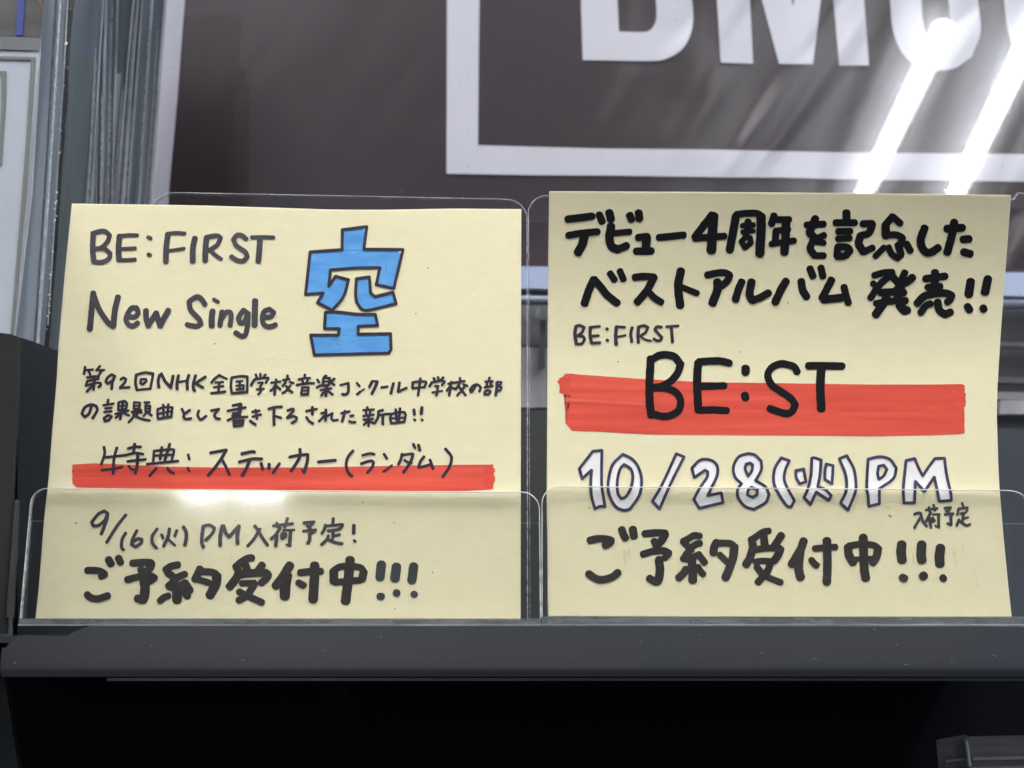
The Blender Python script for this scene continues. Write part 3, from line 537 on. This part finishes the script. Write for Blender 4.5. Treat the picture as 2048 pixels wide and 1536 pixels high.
# ------------------------------------------------------------------ clear card holders
def bead(name, pts, Y, r, mat, parent):
    P = [at(a, b_, Y) for a, b_ in pts]; b = MB(); n = 6; vs = []
    for i, p in enumerate(P):
        d = (P[min(i+1, len(P)-1)] - P[max(i-1, 0)]).normalized(); s_ = Vector((-d.z, 0, d.x))
        vs += [p + s_*r*math.cos(2*math.pi*k/n) + Vector((0, 1, 0))*r*math.sin(2*math.pi*k/n) for k in range(n)]
    b.add(vs, [(i*n+k, i*n+(k+1) % n, (i+1)*n+(k+1) % n, (i+1)*n+k) for i in range(len(P)-1) for k in range(n)])
    return b.build(name, mat, parent, smooth=True)
def holder(name_label, front, back, lip, base, yb, loc):
    h = empty('card_holder', loc); tag(h, name_label, 'card holder')
    slab('front_pocket', front, -.0018, .0013, M['clear'], M['clear_edge'], h)
    slab('back_plate', back, yb, .0020, M['clear_back'], M['clear_edge_soft'], h)
    bead('pocket_edge_gleam', front, -.0019, .00013, M['bead'], h)  # pale beads along the rims, painted in as edge gleam
    bead('plate_edge_gleam', back, yb - .0001, .00012, M['bead_soft'], h)
    bead('step_edge_gleam', lip[:2], yb + .0044, .00006, M['bead_soft'], h)
    slab('rear_step', lip, yb + .0045, .0008, M['clear_back'], M['clear_edge_soft'], h)
    # thick base strip the plates stand on
    (x0, y0), (x1, y1) = base
    b = MB(); P0 = at(x0, y0, -.0056); P1 = at(x1, y1, -.0056)
    b.box(P0.x, P1.x, -.0056, .016, P1.z, P0.z)
    b.build('base_strip', M['base_clear'], h)
    b = MB(); b.box(P0.x, P1.x, -.0059, -.00565, P1.z - .00002, P1.z + .00022); b.build('base_edge_gleam', M['chrome_soft'], h)  # pale strip painted in as the bright line along the base
    return h
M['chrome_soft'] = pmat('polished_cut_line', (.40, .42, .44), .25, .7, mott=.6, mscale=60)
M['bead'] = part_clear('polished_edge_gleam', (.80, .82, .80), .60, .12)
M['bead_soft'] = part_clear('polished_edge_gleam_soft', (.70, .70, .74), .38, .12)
M['hem'] = pmat('dull_hem', (.09, .09, .095), .3, .6, mott=.5, mscale=25)
holder('clear acrylic holder carrying the New Single card, with rounded pocket corners',
       [(40,1237),(60,1015)] + arc(94,1010,33,175,92) + [(500,981),(1035,985)] + arc(1043,1020,36,90,3) + [(1081,1237)],
       [(305,1240),(303,440)] + arc(345,427,42,175,92) + [(700,392),(1000,398)] + arc(1015,438,39,88,2) + [(1055,1240)],
       [(61,1042),(1079,1046),(1079,1240),(48,1240)], [(38,1237),(1082,1251)], .0012, at(560, 1250, 0))
holder('clear acrylic holder carrying the BE:ST card, cut off by the right border',
       [(1084,1233),(1084,1010)] + arc(1118,1007,34,178,92) + [(1600,977),(2015,981)] + arc(2022,1020,38,88,4) + [(2068,1237)],
       [(1060,1236),(1057,440)] + arc(1093,428,37,178,92) + [(1104,392),(1112,398),(1500,398),(2030,398)] + arc(2034,425,40,88,2) + [(2080,1237)],
       [(1085,1041),(2075,1048),(2075,1238),(1085,1238)], [(1083.5,1233),(2100,1250.5)], .0042, at(1560, 1250, 0))

# ------------------------------------------------------------------ shelf the holders stand on
sh = empty('display_shelf', at(1024, 1300, -.006)); tag(sh, 'charcoal metal shelf with a folded front lip under both card holders', 'shelf')
YL = -.0085
b = MB()
top = [(1,1332),(6,1300),(32,1273),(40,1271.5),(134,1272),(150,1263),(176,1252.5),(2110,1253.5)]
b.prism(outline(top + [(2110,1335),(1,1330)], YL), YL, YL + .0012)
b.build('lip_front', M['shelf'], sh)
# rounded bottom roll of the lip
zb = at(1024, 1334, YL).z; xl = at(1, 1330, YL).x; xr = at(2110, 1330, YL).x
b = MB(); n = 10; rad = .0022; pts = []
for i in range(n + 1):
    a = math.pi/2 * i / n
    if i == 0: pts += [(YL - .00006, zb + .004), (YL - .00006, zb + .0015)]
    pts.append((YL + rad - rad*math.cos(a), zb - rad*math.sin(a)))
pts.append((YL + .012, zb - rad))
vs = [(x, y, z) for x in (xl, xr) for y, z in pts]; k = len(pts)
b.add(vs, [(i, i+1, k+i+1, k+i) for i in range(k-1)]); b.build('lip_roll', M['shelf'], sh, smooth=True)
b = MB(); b.box(at(215,1345,YL+.004).x, xr, YL + .0038, YL + .0044, zb - rad - .0009, zb - rad - .0003); b.build('lip_hem', M['hem'], sh)
zt = at(1024, 1252.6, YL).z
b = MB(); b.box(at(176,1252,YL).x + .001, xr + .1, YL + .0013, .275, zt - .002, zt - .0006); b.build('shelf_deck', M['shelf'], sh)
b = MB(); z2 = at(60, 1272, YL).z; b.box(xl - .15, at(150,1265,YL).x, YL + .0013, .275, z2 - .0015, z2 - .0003); b.build('stepped_corner', M['bracket'], sh)
def gl(x, z): return YL
def lip_mark(x0, y0, x1, y1, wd):
    b = MB(); a_, c_ = at(x0, y0, YL - .00007), at(x1, y1, YL - .00007); m_ = (a_ + c_) / 2 + Vector((0, 0, abs(c_.x - a_.x) * .12)); d_ = (c_ - a_).normalized(); s_ = Vector((-d_.z, 0, d_.x)) * wd * .000055
    b.add([a_, m_ - s_, c_, m_ + s_], [(0, 1, 2, 3)]); b.build('scratch', M['lipdust'], sh)
M['lipdust'] = pmat('pale_scratch', (.20, .20, .21), .6, .4)
for q in ((1745,1256,1752,1262,2.2),(1790,1293,1796,1289,2),(1980,1309,1998,1316,1.6),(1806,1329,1818,1331,2),(1902,1322,1906,1325,2),(1280,1280,1283,1281,3),(1520,1306,1530,1308,1.5),(25,1325,34,1329,2),
          (1150,1262,1153,1266,2),(640,1300,652,1303,1.4),(905,1318,908,1317,3),(300,1290,304,1293,2),(1400,1270,1404,1269,2),(1620,1318,1640,1320,1.2),(760,1272,764,1276,2),(480,1322,492,1321,1.4)):
    lip_mark(*q)
# end bracket at the left
br = empty('end_bracket', at(40, 1250, .006)); tag(br, 'dark metal shelf end bracket with rounded top corner at the left border', 'bracket')
b = MB(); fr = [(35,674),(33,800),(24,1000),(12,1268)]; vs = []
XS = at(35, 674, .0087).x
def side_pt(px, py):
    d = ray(px, py); return CAM + d * (XS / d.x)
tp = [(35,674),(48,677),(80,688),(118,703),(180,728)]; bt = [(35,1274),(48,1274),(80,1274),(118,1274),(180,1274)]
vs = [side_pt(*p) for p in tp] + [side_pt(*p) for p in bt]
vs2 = [v - Vector((.0012, 0, 0)) for v in vs]
F = [(i, i+1, i+6, i+5) for i in range(4)]
b.add(vs + vs2, F + [tuple(q+10 for q in f) for f in F] + [(i, i+1, i+11, i+10) for i in range(4)])
b.build('bracket_side', M['bracket'], br)
slab('bracket_front', [(-60,665),(6,666),(24,669),(37,674),(34,800),(24,1000),(12,1268),(-60,1268)], .0085, .0012, pmat('olive_grey_enamel', (.068,.070,.060), .5, .4, mott=.5, mscale=14, col2=(.03,.033,.035)), None, br)
slab('bracket_rib', [(30,1000),(38,1000),(26,1235),(12,1235)], .0070, .0008, pmat('rib_enamel', (.10,.105,.11), .4, .5), None, br)
dv = MB(); zd = at(118, 755, 0).z + .098  # unseen panel, added to throw a shadow on the left card
dv.box(-.1385, -.1360, -.090, .006, zb, zd)
tag(dv.build('unseen_shade_panel', M['bracket']), 'dark upright panel added unseen past the left border to shade the left card', 'shade panel')
# under the shelf: near-black sheet standing in for the unlit gap
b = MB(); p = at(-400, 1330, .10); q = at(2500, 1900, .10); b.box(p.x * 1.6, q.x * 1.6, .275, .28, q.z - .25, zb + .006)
tag(b.build('under_shelf_dark', M['void']), kind='structure')
# dim slanted side seen under the shelf, left
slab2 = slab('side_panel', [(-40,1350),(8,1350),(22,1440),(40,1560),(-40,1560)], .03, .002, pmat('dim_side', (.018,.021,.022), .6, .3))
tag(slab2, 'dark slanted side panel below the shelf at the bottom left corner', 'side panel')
b = MB(); b.box(at(26,1346,.02).x, at(64,1354,.02).x, .02, .022, at(30,1353,.02).z, at(30,1346,.02).z)
o = b.build('metal_clip', pmat('dim_clip', (.05,.05,.052), .5, .4)); tag(o, 'small dim metal clip under the left end of the shelf', 'clip')
# clear tray, lower right
tr = empty('clear_tray', at(1950, 1530, .01)); tag(tr, 'clear plastic tray with a yellow label below the shelf, bottom right corner', 'tray')
slab('tray_side', [(1876,1482),(1882,1479),(1935,1470),(1936,1560),(1884,1560)], .012, .0012, part_clear('tray_side_clear', (.10,.10,.115), .5), part_clear('tray_edge', (.35,.35,.38), .5), tr)
slab('tray_front', [(1932,1478),(1936,1474),(2100,1470),(2100,1560),(1944,1560)], .0100, .0012, part_clear('tray_front_clear', (.16,.155,.155), .5), part_clear('tray_edge_b', (.45,.45,.48), .6), tr)
slab('tray_lip', [(1946,1515),(2100,1511),(2100,1517),(1946,1521)], .0088, .0008, pmat('tray_lip_grey', (.16,.16,.165), .3, .5), None, tr)
slab('tray_lip', [(1890,1526),(1892,1521),(1930,1515),(1930,1520)], .0108, .0008, pmat('tray_lip_dim', (.10,.10,.105), .3, .5), None, tr)
slab('tray_post', [(1932,1482),(1936,1482),(1943,1532),(1939,1532)], .0088, .0008, M['chrome_soft'], None, tr)
slab('yellow_label', [(1942,1534),(2100,1531),(2100,1570),(1942,1570)], .0125, .0003, M['paper'], None, tr)

# ------------------------------------------------------------------ poster behind, with its clear cover
YP = .150
po = empty('poster', at(1200, 530, YP)); tag(po, 'glossy charcoal poster with large white letters and a white frame line, behind the cards', 'poster')
slab('poster_sheet', [(372,-260),(335,395),(330,533),(2300,541),(2300,-260)], YP, .0004, M['p_dark'], None, po)
slab('white_margin', [(354,-260),(333,0),(318,200),(303,395),(292,533),(330,533),(337,390),(354,200),(369.5,0),(392,-260)], YP - .0004, .0003, M['p_border'], None, po)
slab('frame_line', [(899,-260),(894,0),(893.5,200),(893,347),(1060,350),(1230,351),(1412,354),(1560,355),(1690,358.5),(2048,363),(2300,366),(2300,312),(2048,308),(1690,305),(1600,303),(1412,299),(1200,297),(956,290.5),(957.5,100),(959,0),(962,-260)], YP - .0006, .0003, M['p_white'], None, po)
TPo = (900, 0, 4); TQo = (1412, 0, 3.22)
def pl(loops):
    b = MB(); LL = loops; flat = [p for l in LL for p in l]
    tri = tessellate_polygon([[Vector((x, y, 0)) for x, y in l] for l in LL])
    b.add([at(x, y, YP - .0006) for x, y in flat], [tuple(t) for t in tri]); b.add([at(x, y, YP - .0005) for x, y in flat], [tuple(t) for t in tri])
    return b.build('printed_letter', M['p_white'], po)
def sm(pts):
    r = []
    for run in smooth_path(pts, closed=True, step=4, corner=34): r += run[:-1]
    return r
pl([sm(parse(TPo, '1040,-600 1048,0 1062,480 1600,487 1740,465 1850,400 1915,300 1945,160 1935,0 1900,-150 1800,-260 1900,-350 1900,-600')), sm(parse(TPo, '1332,-200 1340,0 1352,252 1560,255 1620,225 1650,150 1645,0 1610,-160 1560,-200'))])
pl([parse(TQo, '40,-800 70,0 95,403 303,410 283,0 270,-300 360,0 470,410 688,415 740,0 790,-300 820,0 858,422 1050,422 1018,0 960,-800 700,-800 560,45 420,-800')])
pl([sm(parse(TQo, '1165,-300 1185,0 1205,200 1270,350 1370,430 1480,452 1600,440 1710,365 1768,200 1752,0 1740,-300 1550,-300 1562,0 1572,160 1540,250 1480,275 1430,250 1400,160 1388,0 1375,-300'))])
pl([sm(parse(TQo, '1895,-300 1920,0 1945,200 2010,350 2110,430 2230,450 2230,270 2160,240 2120,150 2105,0 2100,-300'))])
# clear cover in front of the poster
YC = .145
cv = slab('clear_cover', [(322,-300),(306,452),(1060,444),(2040,415),(2300,408),(2300,-300)], YC, .0004, M['pane'], M['clear_edge_soft'])
tag(cv, 'clear hazy plastic cover over the charcoal poster, reflecting two ceiling tubes', 'cover')

# ------------------------------------------------------------------ shelf structure seen between and right of the cards
rb = empty('rear_rail', at(1500, 600, .13)); tag(rb, 'pale blue grey metal shelf rail behind the cards, below the poster', 'rail')
slab('rail_face', [(300,531),(1070,533),(2040,545),(2300,548),(2300,596),(2040,592),(1070,577),(300,574)], .132, .012, M['rail'], None, rb)
slab('rail_slot', [(300,579),(1070,579),(2040,593.5),(2300,597),(2300,602),(2040,598),(1070,588),(300,588)], .136, .006, M['darkgrey'], None, rb)
def tube(b, x0, x1, y, z, r, n=14, z1=None):
    z1 = z if z1 is None else z1
    vs = [(x, y + r*math.cos(2*math.pi*i/n), zz + r*math.sin(2*math.pi*i/n)) for x, zz in ((x0, z), (x1, z1)) for i in range(n)]
    b.add(vs, [(i, (i+1) % n, n+(i+1) % n, n+i) for i in range(n)] + [tuple(range(n)), tuple(range(2*n-1, n-1, -1))])
b = MB(); pa = at(300, 594, .128); pb = at(2300, 612, .128); tube(b, pa.x, pb.x, .128, pa.z, .0017, z1=pb.z)
b.build('round_bar', pmat('satin_bar', (.16,.18,.24), .42, .4), rb, smooth=True)
bd = empty('lower_case_stack', at(1500, 1000, .13)); tag(bd, 'grey glossy plastic boxes standing in shade behind the cards, below the rail', 'plastic boxes')
slab('case_face', [(300,604),(1070,606),(1200,608),(2300,624),(2300,1260),(300,1260)], .160, .01, M['darkgrey'], None, bd)
slab('case_upper', [(1030,606),(1130,607),(1130,690),(1030,690)], .150, .006, M['midgrey'], None, bd)
slab('case_middle', [(1030,694),(1110,694),(1130,740),(1130,815),(1030,815)], .146, .006, M['fill'], None, bd)
slab('case_column', [(1080,640),(1092,640),(1090,735),(1076,735)], .142, .002, M['darkgrey'], None, bd)
slab('case_patch', [(1070,617),(1079,617),(1076,634),(1072,634)], .1415, .001, pmat('pale_patch', (.8,.8,.75), .3, .6), None, bd)  # small pale patch on the upper case
slab('case_band', [(1940,682),(2300,690),(2300,700),(1940,691)], .150, .004, M['midgrey'], None, bd)
slab('case_band', [(1940,752),(2300,762),(2300,774),(1940,764)], .150, .004, pmat('grey_band', (.12,.12,.125), .3, .6), None, bd)
slab('case_band', [(1940,783),(2300,787),(2300,812),(1940,796)], .146, .004, pmat('pale_band', (.30,.30,.31), .25, .6, mott=.4, mscale=60), None, bd)
slab('case_box', [(2001,800),(2300,806),(2300,830),(1999,828)], .142, .003, M['fill'], None, bd)
slab('case_dark', [(1960,856),(2300,860),(2300,1260),(1960,1260)], .142, .003, pmat('navy_plastic', (.042,.050,.066), .35, .5, mott=.3, mscale=20), None, bd)
slab('case_dark', [(1042,820),(1130,820),(1130,1260),(1042,1260)], .142, .003, pmat('black_grey_plastic', (.043,.046,.043), .35, .5, mott=.3, mscale=20), None, bd)

# ------------------------------------------------------------------ left: stack of sleeved items, one behind the other
# (right edge at the picture's top, at y=400 and at y=700; depth; kind of sheet; fold height)
stack = [(143,116,93,.040,0,75),(207,183,160,.052,1,110),(213,205,190,.058,2,120),(236,224,205,.064,3,47),(268,232,210,.070,2,145),(277,247,225,.076,1,150),
         (285,257,240,.082,2,175),(306,280,262,.088,1,150),(331,301,280,.096,1,60)]
for i, (xa, xb, xc, Y, kd, fy) in enumerate(stack):
    names = ['palest', 'slate blue', 'dark', 'greenish', 'dark narrow', 'mid blue', 'dark streaked', 'smooth blue grey', 'widest']
    ords = ['first', 'second', 'third', 'fourth', 'fifth', 'sixth', 'seventh', 'eighth', 'last']
    e = empty('plastic_sleeve', at(xb, 720, Y))
    tag(e, '%s plastic sleeve, %s from the front in the stack at the left' % (names[i], ords[i]), 'plastic sleeve', 'plastic sleeves stacked behind the left card')
    ext = lambda y: xa + (xb - xa) * y / 400 if y < 400 else xb + (xc - xb) * (y - 400) / 300
    slab('sleeve_sheet', [(-120,-260),(ext(-260),-260),(ext(0),0),(ext(400),400),(ext(760),760),(-120,760)], Y, .0006, M['sleeve'][kd], None, e)
    wl = random.uniform(2.2, 4.0)
    slab('welded_edge', [(ext(-260)-wl,-260),(ext(-260),-260),(ext(0),0),(ext(400),400),(ext(760),760),(ext(760)-wl,760),(ext(400)-wl,400),(ext(0)-wl,0)], Y - .0006, .0004, M['sleeve_edge'], None, e)
    if i > 0:
        o2 = random.uniform(8, 13)
        slab('inner_seam', [(ext(fy)-o2-1.4,fy),(ext(fy)-o2,fy),(ext(400)-o2,400),(ext(760)-o2,760),(ext(760)-o2-1.6,760),(ext(400)-o2-1.6,400)], Y - .0007, .0003, M['sleeve_edge'], None, e)
        slab('inner_card', [(-100,fy+2),(ext(fy)-o2-2,fy+2),(ext(400)-o2-3,400),(ext(760)-o2-3,760),(-100,760)], Y - .0005, .0003, M['sleeve'][(kd+2) % 4 if i != 1 else 3], None, e)
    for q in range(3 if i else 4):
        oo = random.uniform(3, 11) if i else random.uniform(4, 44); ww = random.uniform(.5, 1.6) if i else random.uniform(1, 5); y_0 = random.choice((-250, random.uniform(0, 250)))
        slab('painted_gleam_line', [(ext(y_0)-oo-ww,y_0),(ext(y_0)-oo,y_0),(ext(400)-oo*.8,400),(ext(760)-oo*.7,760),(ext(760)-oo*.7-ww,760),(ext(400)-oo*.8-ww,400)], Y - .0010 - q*.00004, .00003, M['gleam' if q % 3 else 'gleam_dark'], None, e)  # sheen painted on as thin pale and dark strips
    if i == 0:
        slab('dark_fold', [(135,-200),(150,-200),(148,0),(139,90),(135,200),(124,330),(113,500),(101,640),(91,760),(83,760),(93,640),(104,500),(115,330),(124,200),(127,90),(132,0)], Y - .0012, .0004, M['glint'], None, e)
        slab('painted_fold_highlight', [(134,0),(136,0),(131,95),(126,180),(117,320),(108,470),(96,650),(94.5,650),(106,470),(115,320),(124.5,180),(129,95)], Y - .0018, .0004, M['sleeve_edge'], None, e)  # pale sliver painted as the highlight of the fold
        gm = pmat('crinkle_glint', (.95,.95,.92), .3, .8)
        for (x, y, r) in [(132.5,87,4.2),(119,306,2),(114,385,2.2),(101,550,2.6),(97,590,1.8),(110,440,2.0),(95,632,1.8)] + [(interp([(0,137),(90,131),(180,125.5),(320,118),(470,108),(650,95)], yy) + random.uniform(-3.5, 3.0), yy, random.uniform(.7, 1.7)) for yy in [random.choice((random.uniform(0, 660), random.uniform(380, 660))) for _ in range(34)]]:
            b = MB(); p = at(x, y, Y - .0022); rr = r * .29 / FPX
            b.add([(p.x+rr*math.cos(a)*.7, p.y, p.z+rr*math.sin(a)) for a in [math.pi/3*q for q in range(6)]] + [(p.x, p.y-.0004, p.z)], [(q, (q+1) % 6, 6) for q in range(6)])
            b.build('painted_glint', gm, e)  # near-white flakes painted as glints along the crinkled fold
        slab('inner_margin', [(86,-260),(88,-260),(84,0),(80,105),(64,384),(28,690),(22,690),(54,384),(72,112),(-80,106),(-80,99),(77,103),(80,0)], Y - .0016, .0004, pmat('pale_margin', (.52,.54,.60), .4, .4), None, e)
art = empty('printed_cover', at(30, 660, .036)); tag(art, 'pale grey printed cover with olive double border, front item at the left edge', 'printed cover')
slab('cover_card', [(-80,99),(80,105),(52,384),(24,690),(-80,690)], .0365, .0003, M['cover'], None, art)
slab('olive_border', [(-80,111),(72,114),(68,200),(50,384),(22,690),(35-3,690),(42,384),(60,200),(62,121),(-80,117)][:0] or [(-80,110),(71,114),(62,250),(52,384),(25,690),(19,690),(44,384),(54,250),(62,120),(-80,116)], .0361, .0003, M['olive'], None, art)
slab('olive_border', [(-80,142),(12,142),(11,200),(3,330),(-2,330),(2,200),(3,150),(-80,150)], .0361, .0003, M['olive'], None, art)
slab('dark_picture', [(-80,-260),(86,-260),(85,0),(81,75),(-80,68)], .0365, .0003, M['darkart'], None, art)
slab('blue_stripe', [(38,-260),(54,-260),(49,0),(45,70),(31,70),(35,0)], .0361, .0003, M['bluestripe'], None, art)
slab('grey_strip', [(-80,69),(81,76),(79,101),(-80,96)], .0361, .0003, pmat('translucent_strip', (.15,.16,.17), .3, .5), None, art)
slab('orange_line', [(68,-20),(72,-20),(85,15),(85,20)], .0361, .0003, M['orange'], None, art)
# background wall closing the scene behind everything
b = MB(); p = at(-700, -900, .30); q = at(2800, 2200, .30); b.box(p.x, q.x, .30, .31, q.z, p.z)
tag(b.build('back_wall', pmat('dim_wall', (.06,.065,.075), .7, .2)), kind='structure')

# ------------------------------------------------------------------ ceiling and its lamps
ZC = CAM.z + 1.35
def mirrored(px, py, zc, Y=YC):
    d = ray(px, py); P = at(px, py, Y); d = Vector((d.x, -d.y, d.z))
    return P + d * ((zc - P.z) / d.z)
def lamp(A, B, r, label, wide):
    e = empty('ceiling_tube_lamp', (A + B) / 2); tag(e, label, 'tube lamp', 'tube lamps on the ceiling')
    d = (B - A); L = d.length; d.normalize(); s = Vector((d.y, -d.x, 0)).normalized(); u = Vector((0, 0, 1)); n = 12
    b = MB(); vs = [P + s*r*math.cos(2*math.pi*i/n) + u*r*math.sin(2*math.pi*i/n) for P in (A, B) for i in range(n)]
    b.add(vs, [(i, (i+1) % n, n+(i+1) % n, n+i) for i in range(n)] + [tuple(range(n)), tuple(range(2*n-1, n-1, -1))])
    b.build('tube', M['tube'], e)
    b = MB(); h0 = u*(r+.035); h1 = u*(r+.08)
    a = [A - d*.04 - s*wide, A - d*.04 + s*wide*.9, B + d*.04 + s*wide*.9, B + d*.04 - s*wide]
    vs = [p + h0 for p in a] + [p + h1 for p in a]
    b.add(vs, [(0,1,2,3),(4,5,6,7),(0,1,5,4),(1,2,6,5),(2,3,7,6),(3,0,4,7)]); b.build('housing', M['lamp_housing'], e)
A1 = mirrored(1885, 58, ZC); B1 = mirrored(1722, 400, ZC); A2 = mirrored(2068, 58, ZC)
dd = (B1 - A1)
lamp(A1, A1 + dd*1.15, .0225, 'lit white ceiling tube behind the camera, mirrored at the left in the cover', .10)
B2_ = mirrored(1905, 400, ZC)
lamp(A2, A2 + (B2_ - A2)*1.15, .0225, 'lit white ceiling tube behind the camera, mirrored at the right border', .10)
# unseen tubes added overhead as the main light on the cards
du = dd.normalized()
for (x, y, L, lb) in ((-.50, .02, 1.05, 'added unseen ceiling tube lighting the cards, first left of the camera'), (-.80, .02, 1.05, 'added unseen ceiling tube lighting the cards, farthest left'),
                      (.42, .0, 1.1, 'added unseen ceiling tube lighting the cards, just right of the camera'), (.95, .0, 1.1, 'added unseen ceiling tube lighting the cards, farthest right')):
    P = Vector((x, y, ZC)); lamp(P, P + du * L, .03, lb, .10)
# far lamps mirrored in the pocket of the left holder
def mir_far(px, py, t, Y=-.0018):
    d = ray(px, py); P = at(px, py, Y); d = Vector((d.x, -d.y, d.z)); return P + d * t
for (xa, xb, ya, yb, lb) in ((358, 440, 958, 999, 'small far ceiling light mirrored at the left in the pocket'), (478, 556, 958, 1001, 'small far ceiling light mirrored at the right in the pocket')):
    q = [mir_far(xa, ya, 3.0), mir_far(xb, ya, 3.0), mir_far(xb + 6, yb, 3.0), mir_far(xa + 6, yb, 3.0)]
    b = MB(); b.add(q + [p - Vector((0, .03, 0)) for p in q], [(0,1,2,3),(4,5,6,7),(0,1,5,4),(1,2,6,5),(2,3,7,6),(3,0,4,7)])
    tag(b.build('far_ceiling_light', M['far_lit']), lb, 'ceiling light')
b = MB(); b.box(-3, 3, -4.5, .35, ZC + .09, ZC + .11); tag(b.build('ceiling', M['ceiling']), kind='structure')
